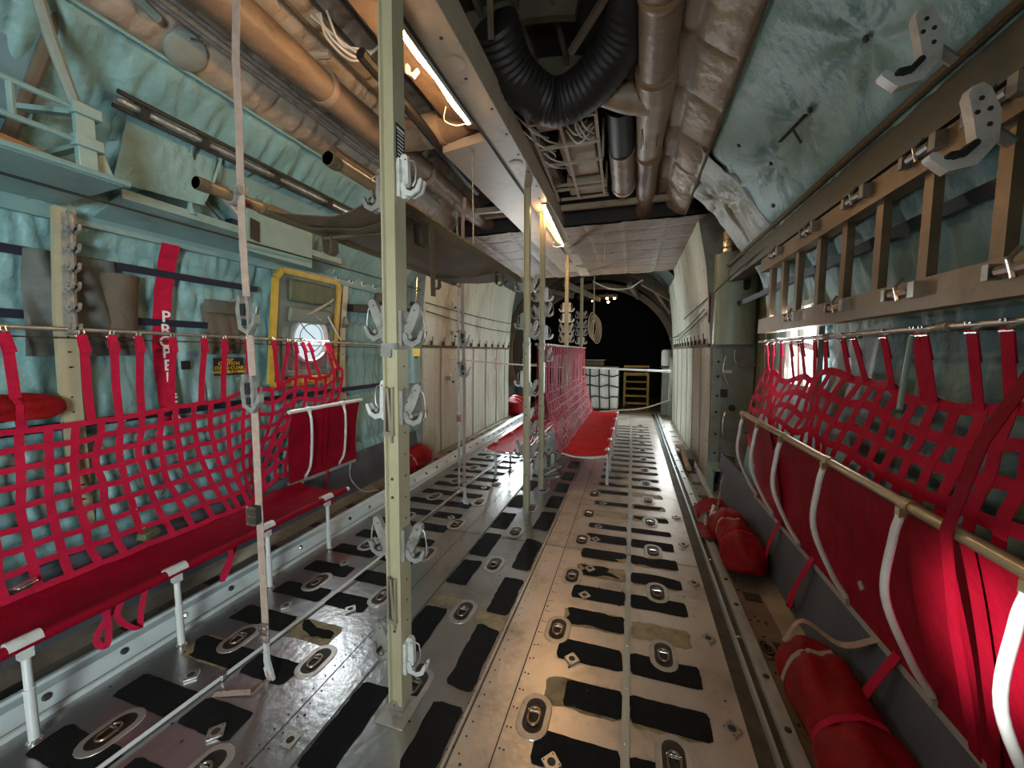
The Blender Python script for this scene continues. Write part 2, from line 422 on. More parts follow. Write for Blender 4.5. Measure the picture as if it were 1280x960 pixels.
# ================================================================ hull liners
def liner(prof, side, y0, y1, dys, tseams, A, wr, name, m, ny=.028, nt=.03, buttons=(), y_off=0., wl=(9, 3.)):
    L = [0.]
    for i in range(1, len(prof)): L.append(L[-1] + (prof[i] - prof[i - 1]).length)
    T = L[-1]
    def at(t):
        for i in range(1, len(L)):
            if t <= L[i] + 1e-9:
                k = (t - L[i - 1]) / max(1e-9, L[i] - L[i - 1]); p = prof[i - 1].lerp(prof[i], k); d = (prof[i] - prof[i - 1]).normalized()
                return p, V((-d.z, 0, d.x))
        return prof[-1], V((-1, 0, 0))
    sm = [0, T] + [s * T for s in tseams]
    def fn(u, v):
        y = y0 + (y1 - y0) * u; t = T * v
        p, n = at(t)
        ph = ((y + y_off) / dys) % 1; dy = min(ph, 1 - ph) * dys
        dt = min(abs(t - q) for q in sm)
        puff = A * (1 - math.exp(-dy / .05)) * (1 - math.exp(-dt / .05))
        ws = .05 * nz(y * 3.1, t * 3.3, 8.)
        w = wr * (abs(nz(y * wl[0] + 9 * ws, t * wl[1] + 6 * ws, 1.7 + side)) * 1.7 - .3 + .7 * abs(nz(y * wl[0] * 2.1 + t * 3, t * wl[1] * 1.8, 4.))) * (1 - math.exp(-min(dy, dt) / .03)) * (.55 + .9 * math.exp(-min(dy, dt) / .12))
        for by, bt in buttons:
            ddy, ddt = y - by, t - bt * T; r = math.hypot(ddy, ddt); an = math.atan2(ddt, ddy)
            w += -.045 * math.exp(-r / .07) + .017 * (1 - 2 * abs(math.sin(an * 3.5 + by * 5 + nz(by * 9, an) * .8)) ** .5) * math.exp(-abs(r - .10) / .15) * min(1, r / .05)
        q = p + n * (puff + w)
        return (side * q.x, y, q.z)
    b = MB(); b.grid(fn, max(2, int((y1 - y0) / ny)), max(2, int(T / nt)))
    return struct(b, name, m, sharp=80)
WP = arc_path(-8, 48, 40, True)
liner(WP, -1, -2.2, 4.45, .52, (.16, .33, .56, .70, .87), .030, .030, 'wall_left', TEAL, ny=.014, nt=.022, y_off=.35, wl=(11, 3.2))
WPR = arc_path(-8, 27.3, 26, True)
liner(WPR, 1, -2.2, 3.66, .52, (.18, .4, .7), .026, .022, 'wall_right', TEAL, ny=.02, y_off=.1)
liner(arc_path(27.3, 47, 24), 1, -.6, 3.08, 4.2, (), .035, .010, 'wall_right', TEAL, ny=.02, nt=.02, buttons=((1.73, .4), (2.27, .42), (2.63, .4), (.9, .5), (3.2, .6), (1.2, .8)), y_off=.7, wl=(5, 2))
liner(arc_path(26, 50, 20), 1, 3.08, 3.80, 1.2, (), .04, .006, 'wall_right', OLIVEL, ny=.02, buttons=((3.3, .45), (3.62, .6)), y_off=.05, wl=(5, 2))
liner(arc_path(48, 84, 34), -1, -2.2, 4.4, .5, (.17, .33, .46, .60, .72, .86), .035, .030, 'ceiling', BEIGE, ny=.015, nt=.02, y_off=.1, wl=(10, 3))
liner(arc_path(47, 69, 22), 1, -2.2, 4.4, .42, (.36, .50, .75), .055, .026, 'ceiling', BEIGE, ny=.015, nt=.02, y_off=.3, wl=(6, 4))
# bare hull crown and its ring frames, between the liners
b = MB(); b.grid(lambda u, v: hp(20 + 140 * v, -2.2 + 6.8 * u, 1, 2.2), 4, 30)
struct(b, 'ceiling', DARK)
def ring(y, a0, a1, r0, r1, th, name, m, n=26, parent=None):
    b = MB()
    P = []
    for i in range(n + 1):
        a = a0 + (a1 - a0) * i / n
        P.append([hp(a, y - th / 2, 1, r0), hp(a, y + th / 2, 1, r0), hp(a, y + th / 2, 1, r1), hp(a, y - th / 2, 1, r1)])
    R = [[b.v(p) for p in q] for q in P]
    for i in range(n):
        for j in range(4): b._f([R[i][j], R[i][(j + 1) % 4], R[i + 1][(j + 1) % 4], R[i + 1][j]])
    b._f(R[0]); b._f(R[-1][::-1])
    return struct(b, name, m, parent)
FRAMEM = mat('bare_frame_metal', (.13, .10, .065), .5, .2, .2, 8, .05, 40, (.07, .05, .03), 6, .6)
for i in range(13): ring(-1.6 + i * .5, 76, 107, 2.04, 2.16, .05, 'trim_ring_frame', FRAMEM)
for a in (80, 86, 92, 98, 104):
    b = MB(); b.bar(hp(a, -2.1, 1, 2.12), hp(a, 4.4, 1, 2.12), .03, .05); struct(b, 'trim_stringer', FRAMEM)
b = MB(); b.box((2.06, 4.05, 1.3), (.04, .9, 2.7)); b.box((1.98, 3.66, 1.3), (.16, .02, 1.7)); struct(b, 'wall_right', OLIVEL)
# piping that edges the liners
def edge(side, deg, y0, y1, r, m, name, R=RC - .03):
    b = MB(); b.tube([hp(deg, y0 + (y1 - y0) * i / 12, side, R + .004 * math.sin(i * 2.2)) for i in range(13)], r, 6); return struct(b, name, m)
edge(-1, 48, -2.2, 4.4, .011, TEAL, 'trim_liner_edge'); edge(1, 47, -2.2, 4.4, .012, OLIVE, 'trim_liner_edge')
# ================================================================ wheel-well walls, wing box, rear hull
WW = [(1.655, 0), (1.65, .5), (1.645, 1.0), (1.63, 1.45), (1.60, 1.9), (1.555, 2.3), (1.50, 2.6), (1.46, 2.82)]
def ww_x(z):
    for (xa, za), (xb, zb) in zip(WW, WW[1:]):
        if z <= zb: return xa + (xb - xa) * (z - za) / (zb - za)
    return WW[-1][0]
for s, nm in ((-1, 'wall_left'), (1, 'wall_right')):
    b = MB(); Y0, Y1 = (4.22, 7.75) if s < 0 else (4.45, 8.3)
    NS = 12
    def fn(u, v):
        y = Y0 + (Y1 - Y0) * u; z = 2.82 * v
        rib = .004 if (u * NS) % 1 < .12 else 0
        return (s * (ww_x(z) - rib - .006 * nz(y * 1.5, z * 2)), y, z)
    b.grid(fn, 160, 26)
    b.mi = 1                                            # end face towards the camera
    P = [(s * ww_x(z), z) for _, z in WW] + [(s * 2.2, 2.82), (s * 2.2, 0)]
    b.prism([(x, z) for x, z in P], (0, Y0 + .002, 0), (1, 0, 0), (0, 0, 1), .02)
    w = struct(b, nm, [PALE, GREY])
    for u in (.14, .30, .46, .62, .78, .92):
        q = MB(); y = Y0 + (Y1 - Y0) * u; q.strap([(s * (ww_x(z) - .010), y, z) for z in (.02, .6, 1.2, 1.46)], .018, (0, 1, 0), .006); q.build('panel_seam', OLIVEL, w)
    r = MB(); r.bar((s * (ww_x(1.47) - .014), Y0, 1.47), (s * (ww_x(1.47) - .014), Y1, 1.47), .02, .035); r.build('joint_strip', OLIVE, w)
    for i in range(11):
        y = Y0 + .2 + i * .32; q = MB()
        q.box((s * (ww_x(1.52) - .025), y, 1.515), (.025, .03, .055)); q.tube([(s * (ww_x(1.5) - .03), y, 1.5), (s * (ww_x(1.6) - .03), y + .02, 1.60)], .006, 5)
        q.build('tie_stud', SEAM, w)
    for i in range(NS):
        q = MB()
        for zz in [.15 + .30 * j + .1 * (i % 2) for j in range(8)]:
            q.lathe([(.007, 0), (.005, .004)], (s * (ww_x(zz) - .012), Y0 + (Y1 - Y0) * (i + .22) / NS, zz), (-s, 0, 0), 6)
        o = q.build('rivet_line', SEAM, w)
    for z0, z1, sag in ((1.84, 1.66, .06),) if s > 0 else ((2.0, 1.98, .02), (1.9, 1.8, .04)):
        c = MB(); c.tube([(s * (ww_x(2) - .03), Y0 + (Y1 - Y0) * t / 10, z0 + (z1 - z0) * t / 10 - sag * math.sin(PI * t / 10)) for t in range(11)], .007, 6); c.build('cable', SEAM, w)
# wing box: the low quilted ceiling beyond the dark crown
def wb(u, v):
    x = -1.52 + 3.04 * u; y = 4.3 + 2.75 * v
    dx = abs(((x + .1) / .42) % 1 - .5) * .42; dy = abs((y / .46) % 1 - .5) * .46
    p = .012 * (1 - math.exp(-(.21 - dx) / .025)) * (1 - math.exp(-(.23 - dy) / .025))
    return (x, y, 2.76 - p - .012 * nz(x * 3, y * 2.5) - .003 * nz(x * 11, y * 9))
b = MB(); b.grid(wb, 180, 160); b.mi = 1; b.box((0, 5.7, 3.05), (3.3, 2.6, .5))
struct(b, 'ceiling', [WINGQ, DARK])
REAR = mat('darkened_hull', (.05, .06, .05), .6, 0, .2, 4)  # shade put into the far hull's tone; also cuts bounce off the front wall
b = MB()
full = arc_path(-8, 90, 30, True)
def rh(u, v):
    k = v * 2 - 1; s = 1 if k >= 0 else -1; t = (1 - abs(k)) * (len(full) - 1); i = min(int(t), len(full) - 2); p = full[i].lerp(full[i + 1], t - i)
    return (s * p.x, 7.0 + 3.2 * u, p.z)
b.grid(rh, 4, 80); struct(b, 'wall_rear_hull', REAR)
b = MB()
b.grid(lambda u, v: tuple(V(rh(0, v)) + V((0, 3.2 + 2.6 * u, 0))), 3, 80); b.box((0, 12.5, 1.6), (4.4, .05, 3.6)); struct(b, 'rear_dark_shell', VOID)  # black shell and end sheet stand in for the unlit ramp bay
for y in (8.5, 9.1, 9.7): ring(y, -22, 202, 1.80, 1.96, .07, 'trim_ring_frame', FRAMEM, 40)
b = MB(); b.box((0, -2.2, 1.6), (4.4, .05, 3.6)); struct(b, 'wall_front', REAR)
b = MB()
for s in (-1, 1):   # floor-side slate panels below the folded seats
    b.hexa([(s * 1.685, -2, .03), (s * 1.705, -2, .03), (s * 1.705, 4.2, .03), (s * 1.685, 4.2, .03), (s * 1.722, -2, .41), (s * 1.742, -2, .41), (s * 1.742, 4.2, .41), (s * 1.722, 4.2, .41)])
    struct(b, 'baseboard_left' if s < 0 else 'baseboard_right', SLATE); b = MB()
# ================================================================ tie-down rings and stud plates in the deck
def stadium(hl, r, n=8):
    return [(r * math.cos(a), hl + r * math.sin(a)) for a in [PI * i / n for i in range(n + 1)]] + [(r * math.cos(a), -hl + r * math.sin(a)) for a in [PI + PI * i / n for i in range(n + 1)]]
proto_ring = thing('tie_down_ring', '', 'tie-down ring', (0, 0, 0), 'tie-down rings recessed in the deck')
b = MB(); O = stadium(.038, .062); I1 = stadium(.036, .040); I0 = stadium(.034, .034)
L = [(O, .0005), (stadium(.038, .060), .0035), (stadium(.037, .044), .0045), (I1, .0042), (I0, .0030)]
R = [[b.v((x, y, z)) for x, y in o] for o, z in L]
for i in range(len(R) - 1):
    for j in range(len(O)): b._f([R[i][j], R[i][(j + 1) % len(O)], R[i + 1][(j + 1) % len(O)], R[i + 1][j]])
b.build('rim', RIM, proto_ring)
b = MB(); b.prism(I1, (0, 0, .0025), (1, 0, 0), (0, 1, 0), .003); b.build('recess_pan', PIT, proto_ring)
b = MB(); b.tube([(x, y - .008, .008 + .03 * max(0, y + .02)) for x, y in stadium(.014, .021, 6)], .005, 6, True)
b.build('ring', RUST, proto_ring)
b = MB(); b.cyl((-.026, .010, .008), (.026, .010, .008), .0055, 8); b.build('hinge_pin', STEEL, proto_ring)
COLS = [(-.945, 'beside the left guide rail'), (-.478, 'left of the centre strip'), (.02, 'amid the centre strip'), (.532, 'right of the centre strip'), (1.03, 'beside the right guide rail')]
first = True
for ci, (x, where) in enumerate(COLS):
    n = 0
    for i in range(15):
        y = .83 + .4875 * i + (.02 if ci == 3 else -.02 if ci in (0, 1) else 0)
        if ci == 3 and i == 0: continue
        if ci in (1, 2, 3) and 3.9 < y < 6.0 and ci != 1 and abs(x) < .6: continue
        if y < (.6, .8, 1., .9, 1.)[ci]: continue
        lab = f'oval steel tie-down ring, {ORD[n]} from the camera in the row {where}'
        n += 1
        if first: proto_ring.location = (x, y, 0); proto_ring['label'] = lab; first = False
        else: dup(proto_ring, (x, y, 0), lab)
proto_stud = thing('stud_plate', '', 'floor fitting', (0, 0, 0), 'diamond stud plates in the deck')
b = MB(); d = .036
b.prism([(d, 0), (.004, d), (-.004, d), (-d, 0), (-.004, -d), (.004, -d)], (0, 0, .005), (1, 0, 0), (0, 1, 0), .009); b.build('plate', ALU, proto_stud, bevel=.0015)
b = MB(); b.lathe([(.015, .0096), (.012, .0105)], (0, 0, 0), n=12)
for p in ((.027, 0), (-.027, 0), (0, .027), (0, -.027)): b.lathe([(.003, .0096), (.0025, .0105)], (p[0], p[1], 0), n=6)
b.build('socket', SEAM, proto_stud)
first = True
for x, ys, where in ((-.57, [.92, 1.63, 2.12, 2.85, 3.6], 'left of the centre strip'), (.63, [1.185, 1.65, 2.135, 2.42, 2.83, 3.05, 3.55], 'right of the centre strip'), (1.246, [1.5, 1.975, 2.45, 2.94, 3.43], 'by the right guide rail'), (-.93, [1.07, 1.55, 2.0], 'by the left bench')):
    for n, y in enumerate(ys):
        lab = f'diamond-shaped stud plate, {ORD[n]} from the camera in the row {where}'
        if first: proto_stud.location = (x, y, 0); proto_stud['label'] = lab; first = False
        else: dup(proto_stud, (x, y, 0), lab)
# rectangular latch plates of the centre strip
for n, (x, y, w, h) in enumerate(((-.285, .98, .05, .05), (.33, .985, .05, .05), (.02, 1.20, .12, .14))):
    t = thing('latch_plate', ('small square socket plate beside the left ridge of the centre strip', 'small square socket plate in the brown deck left of the right lane', 'rectangular deck plate under the foot of the nearest post')[n], 'floor fitting', (x, y, 0))
    b = MB(); b.box((x, y, .003), (w, h, .006)); b.build('plate', RIM, t, bevel=.002)
    if n < 2:
        b = MB(); b.lathe([(.014, .0062), (.010, .0075)], (x, y, 0), n=12); b.build('socket', SEAM, t)
t = thing('floor_tube', 'thin bright tube lying lengthwise across the left patches', 'tube', (-.78, 1.5, 0))
b = MB(); b.tube([(-.815, .45, .012), (-.81, .72, .012), (-.752, 1.6, .012), (-.72, 2.2, .03)], .008, 8); b.build('tube', WHITE, t)
b = MB(); b.tube([(-.72, 2.2, .0), (-.72, 2.2, .05)], .014, 8); b.cyl((-.784, 1.1, .004), (-.784, 1.1, .026), .013); b.build('end_fitting', STEEL, t)
t = tag(MB().tube([(-.78, 2.25, .012), (-.76, 4., .012), (-.62, 5.4, .012)], .007, 6).build('floor_cable', ALU), 'thin cable running along the floor under the far left red bench', 'cable')
# ================================================================ litter posts with brackets
def ribbon(path, ws):
    A, B = [], []
    for i, p in enumerate(path):
        p = V((p[0], p[1], 0)); a = path[max(0, i - 1)]; c = path[min(len(path) - 1, i + 1)]
        t = V((c[0] - a[0], c[1] - a[1], 0)).normalized(); n = V((-t.y, t.x, 0)) * ws[i] / 2
        A.append((p + n)[:2]); B.append((p - n)[:2])
    e = V((path[-1][0] - path[-2][0], path[-1][1] - path[-2][1], 0)).normalized() * ws[-1] * .4
    s0 = V((path[0][0] - path[1][0], path[0][1] - path[1][1], 0)).normalized() * ws[0] * .4
    return A + [(path[-1][0] + e.x + (A[-1][0] - path[-1][0]) * .5, path[-1][1] + e.y + (A[-1][1] - path[-1][1]) * .5), (path[-1][0] + e.x + (B[-1][0] - path[-1][0]) * .5, path[-1][1] + e.y + (B[-1][1] - path[-1][1]) * .5)] + B[::-1] + [(path[0][0] + s0.x + (B[0][0] - path[0][0]) * .5, path[0][1] + s0.y + (B[0][1] - path[0][1]) * .5), (path[0][0] + s0.x + (A[0][0] - path[0][0]) * .5, path[0][1] + s0.y + (A[0][1] - path[0][1]) * .5)]
JAW = [(.02, .012), (.032, -.016), (.06, -.026), (.088, -.012), (.104, .025)]
def bracket(post, c, ax, op, m, k=1., det=True, name='litter_bracket', n=None):
    """c on the post's side face; ax points outward; op = plate swung open"""
    c = V(c); ax = V(ax); up = V((0, 0, 1))
    if op: plate = ribbon([(.018, .0), (.045, .06), (.074, .128)], [.036, .046, .040])
    else: plate = ribbon([(.022, -.022), (.022, .05), (.022, .122)], [.040, .042, .036])
    sc = lambda P: [(x * k, y * k) for x, y in P]
    b = MB(); b.box(c + ax * .006 + up * .04 * k, (.012 if abs(ax.x) > .5 else .05, .05 if abs(ax.x) > .5 else .012, .15 * k))
    b.prism(sc(plate), c, ax, up, .018)
    if det:
        b.mi = 1
        for q in plate[1:-1:3]:
            pc = c + ax * ((q[0] - .03) * .6 + .03) * k + up * (q[1] - .05) * .75 * k + up * .05 * k
            b.cyl(pc - ax.cross(up) * .0096, pc + ax.cross(up) * .0096, .0035, 6)
    o = b.build(name, [m, SEAM], post, bevel=0)
    b = MB(); b.prism(sc(ribbon(JAW, [.026, .025, .022, .020, .014])), c + ax.cross(up) * .012, ax, up, .010)
    b.prism(sc(ribbon(JAW, [.026, .025, .022, .020, .014])), c - ax.cross(up) * .012, ax, up, .010); b.build('jaw', m, o)
    if det:
        b = MB(); h = [(.05, .115), (.072, .108), (.082, .07), (.078, .03), (.064, .012)] if not op else [(.09, .125), (.112, .10), (.120, .05), (.122, .0)]
        b.tube([c + ax * (x * .9) * k + up * z * k for x, z in h], .0034 * k, 6)
        b.cyl(c + ax * .052 * k + up * .004 - ax.cross(up) * .02, c + ax * .052 * k + up * .004 + ax.cross(up) * .02, .008, 8); b.build('latch', BRK, o)
        b = MB(); b.prism(sc(ribbon([(.040, -.002), (.06, -.010), (.082, -.002)], [.016, .018, .014])), c, ax, up, .028)
        b.build('pivot_pad', BLACK, o)
    return o
def channel(w, d):
    return [(0, 0), (w * .12, 0), (w * .18, .012), (w * .62, .012), (w * .68, 0), (w, 0), (w, d), (0, d)]
def post(x, y, z1, w, d, lab, name='litter_post', m=POST, foot=True, pin=False, slide=True, joint=1.42):
    t = thing(name, lab, 'post', (x + w / 2, y + d / 2, 0), 'litter stanchion posts')
    b = MB(); b.prism(channel(w, d), (x, y, (.035 + joint) / 2), (1, 0, 0), (0, 1, 0), joint - .035); lo_ = b
    b = MB(); b.prism(channel(w * .93, d * .95), (x + w * .035, y + .001, (joint + z1) / 2), (1, 0, 0), (0, 1, 0), z1 - joint); up_ = b
    lo_.mi = up_.mi = 1
    z = .2
    while z < z1 - .1:
        b = lo_ if z < joint else up_
        b.cyl((x + w - .002 - (.002 if z > joint else 0), y + d * .6, z), (x + w + .0008 - (.0035 if z > joint else 0), y + d * .6, z), .0042, 6); z += .082
    for z in (.33, .86, .93, 1.385): lo_.cyl((x + w * .4, y + .0125, z), (x + w * .4, y + .0105, z), .0062, 8)
    lo_.build('lower_shaft', [m, SEAM], t); up_.build('upper_shaft', [m, SEAM], t)
    b = MB(); b.box((x + w / 2, y + d / 2, .02), (w * .85, d * .9, .04)); b.box((x + w / 2, y + d / 2, .007), (w * 1.08, d * 1.08, .014))
    b.cyl((x + w * .25, y - .004, .03), (x + w * .25, y + .02, .03), .012, 8); b.cyl((x + w * .7, y - .004, .03), (x + w * .7, y + .02, .03), .012, 8); b.build('foot_fitting', ALU, t)
    b = MB(); b.box((x + w / 2, y + d / 2, joint), (w * 1.12, d * 1.1, .022)); b.box((x + w / 2 - .012, y - .004, joint - .022), (w * .7, .006, .03)); b.build('collar', BRK, t)
    if pin:
        b = MB(); b.tube([(x + w * .35, y + d / 2, z1), (x + w * .35, y + d / 2, z1 + .1)], .006, 6); b.tube([(x + w * .65, y + d / 2, z1), (x + w * .65, y + d / 2, z1 + .1)], .006, 6); b.build('top_pin', DARK, t)
    if slide:
        b = MB()
        for zc in (1.19, .47):
            b = MB()
            b.bar((x + w * .2, y - .006, zc - .085), (x + w * .2, y - .006, zc + .085), .008, .012, (0, 1, 0)); b.mi = 0; b.bar((x + w * .72, y - .006, zc - .085), (x + w * .72, y - .006, zc + .085), .008, .012, (0, 1, 0))
            b.bar((x + w * .1, y - .006, zc - .085), (x + w * .8, y - .006, zc - .085), .016, .014, (0, 1, 0)); b.bar((x + w * .35, y - .003, zc + .08), (x + w * .6, y - .003, zc - .12), .01, .008, (0, 1, 0))
            b.build('slide_latch', mat('slide_metal', (.36, .30, .22), .35, .6) if 'slide_metal' not in bpy.data.materials else bpy.data.materials['slide_metal'], t)
    return t
PX, PY, PW, PD = -.015, 1.185, .06, .072
p1 = post(PX, PY, 2.74, PW, PD, 'nearest pale olive litter post rising from the centre strip to the ceiling beam')
R_, L_ = (PX + PW, PY + PD / 2, 0), (PX, PY + PD / 2, 0)
for z, s, op, m in ((1.965, 1, 0, BRKW), (1.93, -1, 0, BRK), (1.45, 1, 1, BRK), (1.47, -1, 1, BRK), (1.165, 1, 1, BRK), (1.18, -1, 0, BRKW), (.645, 1, 1, BRK), (.645, -1, 1, BRK), (.19, 1, 0, BRKW), (.215, -1, 1, BRK)):
    c = V(R_ if s > 0 else L_); c.z = z
    bracket(p1, c, (s, 0, 0), op, m, .84)
b = MB(); b.box((PX + PW + .0008, PY + .036, 2.115), (.002, .05, .13)); pl = b.build('placard', BLACK, p1)
b = MB()
for i in range(9): b.box((PX + PW + .0022, PY + .036, 2.165 - i * .012), (.001, .036 if i else .044, .0035 if i else .008))
b.build('printed_lines', WTEXT, pl)
b = MB(); b.box((PX + PW + .06, PY + .03, 1.40), (.03, .004, .028)); b.build('yellow_tag', YEL, p1)
p1.rotation_euler = (0, .012, 0)
def far_post(x, y, z1, lab, rows, pin, det=True):
    t = post(x - .025, y - .02, z1, .05, .055, lab, pin=pin, slide=False, joint=1.47)
    for z, s, op, m in rows:
        bracket(t, (x + s * .025, y + .008, z), (s, 0, 0), op, m, .80 if y < 4.5 else .72, det)
    return t
far_post(.0, 3.17, 2.74, 'second litter post from the camera, tallest of the bright far posts', [(1.93, -1, 1, BRK), (1.93, 1, 1, BRK), (1.62, -1, 0, BRK), (1.55, 1, 1, BRK), (1.13, -1, 0, BRKW), (1.05, 1, 1, BRK), (.70, 1, 1, BRK), (.52, -1, 1, BRK), (.50, 1, 1, BRK)], True)
far_post(.0, 3.74, 2.74, 'third litter post, standing just behind the second tall post', [(1.92, 1, 0, BRKW), (1.92, -1, 1, BRK), (1.77, 1, 1, BRK), (1.75, -1, 1, BRK), (1.55, 1, 0, BRKW), (1.55, -1, 1, BRK), (1.33, 1, 1, BRK), (.42, 1, 1, BRK), (.25, 1, 0, BRK)], True)
far_post(.0, 5.2, 2.7, 'fourth litter post, rising from the near half of the central red net', [(z, s, op, BRKW if not op else BRK) for z, op in ((1.96, 0), (1.82, 0), (1.68, 1), (1.55, 1)) for s in (-1, 1)], False)
far_post(.0, 6.75, 2.66, 'farthest litter post at the aft end of the central red net', [(z, s, op, BRKW if not op else BRK) for z, op in ((2.0, 1), (1.84, 1), (1.70, 1), (1.56, 0)) for s in (-1, 1)], False, True)
# flat wall stanchions
def wall_post(y, x0, z0, z1, lab, clamps, w=.075, m=POST):
    t = thing('wall_stanchion', lab, 'post', (x0, y, z0), None)
    P = [(x0 + .015, z0), (x0, 1.2), (x0 + .02, 1.6), (x0 + .085, z1)]
    b = MB()
    for (xa, za), (xb, zb) in zip(P, P[1:]): b.hexa([(xa, y - w / 2, za), (xa + .03, y - w / 2, za), (xa + .03, y + w / 2, za), (xa, y + w / 2, za), (xb, y - w / 2, zb), (xb + .03, y - w / 2, zb), (xb + .03, y + w / 2, zb), (xb, y + w / 2, zb)])
    b.mi = 1
    for i in range(24):
        z = z0 + .1 + i * .075
        if z < 1.55: b.cyl((x0 + .022, y, z), (x0 + .0465 - .0145 * (1 if 1.0 < z < 1.3 else 0), y, z), .005, 6)
    b.build('channel', [m, SEAM], t)
    for z in clamps:
        xx = x0 + .03 + (.02 * max(0, z - 1.2) / .4 if z < 1.6 else .02 + .065 * (z - 1.6) / (z1 - 1.6))
        bracket(t, (xx, y + .01, z), (1, 0, 0), 0, BRK, .62, True, 'clamp')
    return t
wall_post(1.17, -1.845, .1, 2.08, 'flat pale stanchion with clamps on the left hull wall before the PROPELLER stripe', (1.99, 1.90, 1.81, 1.72, 1.62, 1.52))
wall_post(3.14, -1.915, .3, 2.08, 'narrow pale stanchion on the left wall aft of the yellow hatch frame', (1.66,), .07)
wall_post(3.52, 1.885, .3, 2.05, 'narrow stanchion on the right wall forward of the wheel well', (), .06) if False else None
# ================================================================ beige litter straps
def sling(x, y, ztop, lab, rings, name='litter_strap', w=.03):
    t = thing(name, lab, 'strap', (x, y, 0))
    b = MB(); b.strap([(x + .03 if i == 0 else x + .006 * math.sin(i), y + .003 * math.sin(i * 1.3), .16 + (ztop - .16) * (1 - i / 12)) for i in range(13)], w, (1, .25, 0), .003); b.build('webbing', STRAP, t)
    for z in rings:
        b = MB()
        b.prism(ribbon([(-.018, .07), (-.028, .02), (-.02, -.05), (.015, -.068), (.05, -.03), (.055, .0)], [.016, .022, .024, .022, .018, .010]), (x, y - .012, z), (1, 0, 0), (0, 0, 1), .022)
        b.prism(ribbon([(.018, .065), (.022, .02), (.018, -.045)], [.014, .016, .014]), (x, y - .012, z), (1, 0, 0), (0, 0, 1), .018)
        o = b.build('litter_clamp', BRK, t)
        b = MB(); b.box((x + .002, y - .016, z + .02), (.022, .024, .045)); b.box((x + .004, y - .016, z - .03), (.02, .022, .025)); b.build('rubber_pad', BLACK, o)
        b = MB(); b.tube([(x + .055, y - .012, z), (x + .066, y - .014, z + .03)], .005, 6); b.tube([(x - .02, y - .012, z + .065), (x - .055, y - .02, z + .058)], .007, 6); b.build('latch', STEEL, o)
    b = MB()
    for z in (.235, .195): 
        b.bar((x - .02, y - .012, z + .016), (x + .02, y - .012, z + .016), .006, .008); b.bar((x - .02, y - .012, z - .016), (x + .02, y - .012, z - .016), .006, .008)
        b.bar((x - .02, y - .012, z - .018), (x - .02, y - .012, z + .018), .008, .006); b.bar((x + .02, y - .012, z - .018), (x + .02, y - .012, z + .018), .008, .006)
    b.build('buckle', STEEL, t)
    b = MB(); b.prism(ribbon([(0, .17), (.0, .09), (.012, .04), (.03, .012)], [.016, .026, .032, .012]), (x, y - .004, 0), (1, 0, 0), (0, 0, 1), .012)
    b.tube([(x + .02, y, .012), (x - .01, y, .012), (x - .02, y, .05)], .006, 6); b.build('floor_hook', BRKW, t)
    return t
s1 = sling(-.597, 1.16, 2.72, 'nearest beige webbing litter strap hanging from ceiling to floor on the left', (1.545, 1.235))
b = MB(); b.box((-.602, 1.142, .735), (.038, .022, .075)); o = b.build('ratchet', SEAM, s1); b = MB()
for z in (.70, .735, .77): b.bar((-.626, 1.128, z), (-.578, 1.128, z), .006, .008)
b.bar((-.624, 1.128, .695), (-.624, 1.128, .775), .008, .006); b.build('ratchet_frame', STEEL, o)
b = MB(); b.strap([(-.59, 1.155, .05), (-.575, 1.14, .02), (-.60, 1.08, .012), (-.66, 1.06, .009), (-.74, 1.03, .006)], .02, (.4, .8, .2), .002); b.build('loose_end', STRAP, s1)
s2 = sling(-.578, 3.15, 2.72, 'farther beige webbing litter strap hanging at the aft end of the stretcher', (1.52, 1.24), w=.028)
# ================================================================ stretcher overhead
t = thing('stretcher', 'olive canvas stretcher carried overhead between near post and far post', 'stretcher', (-.34, 2.1, 1.95))
PO, PI_ = (-.635, 2.0), (-.058, 2.0)
for n, (x, z) in enumerate((PO, PI_)):
    b = MB(); b.cyl((x, 1.02, z), (x, 3.22, z), .021, 12); o = b.build('pole', PIPE, t)
    for y0, y1 in ((1.02, 1.06), (3.18, 3.22)):
        b = MB(); b.cyl((x, y0, z), (x, y1, z), .0235, 12); b.build('pole_cap', OLIVE, o)
def canv(u, v):
    x = PO[0] + (PI_[0] - PO[0]) * v; e = math.sin(PI * v)
    y = 1.27 + 1.83 * u + (.09 * e if u < .5 else -.09 * e) * (1 - min(1, min(u, 1 - u) * 8))
    return (x, y, 1.998 - .035 * e + .006 * nz(x * 8, y * 5))
b = MB(); b.grid(canv, 50, 20, .004); cv = b.build('canvas', OLIVE, t)
for x in (PO[0], PI_[0]):
    b = MB(); b.tube([(x, 1.27 + .0 * i + 1.83 * i / 20, 2.0 + .0015 * math.sin(i * 3)) for i in range(21)], .0265, 10); b.build('pole_sleeve', OLIVE, cv)
for y in (1.62, 2.72):
    b = MB(); b.bar((PO[0], y, 1.965), (PI_[0], y, 1.965), .03, .012); b.build('spreader_bar', OLIVE, t)
    for x in (PO[0] + .03, PI_[0] - .03):
        b = MB(); b.strap([(x - .025, y, 1.985), (x - .025, y + .005, 1.90), (x, y + .005, 1.885), (x + .025, y + .005, 1.90), (x + .025, y, 1.985)], .05, (0, 1, 0), .005); b.build('stirrup_leg', OLIVE, t)
b = MB(); b.strap([(-.04, 1.62, 2.02), (-.034, 1.625, 1.95), (-.036, 1.63, 1.80), (-.04, 1.64, 1.66)], .042, (0, 1, .0), .003); b.build('hanging_belt', OLIVE, t)
b = MB(); b.strap([(-.60, 1.5 + .05 * 0, 1.975), (-.33, 1.52, 1.952), (-.08, 1.5, 1.975)], .045, (0, 1, 0), .003); b.build('cross_belt', OLIVE, t)
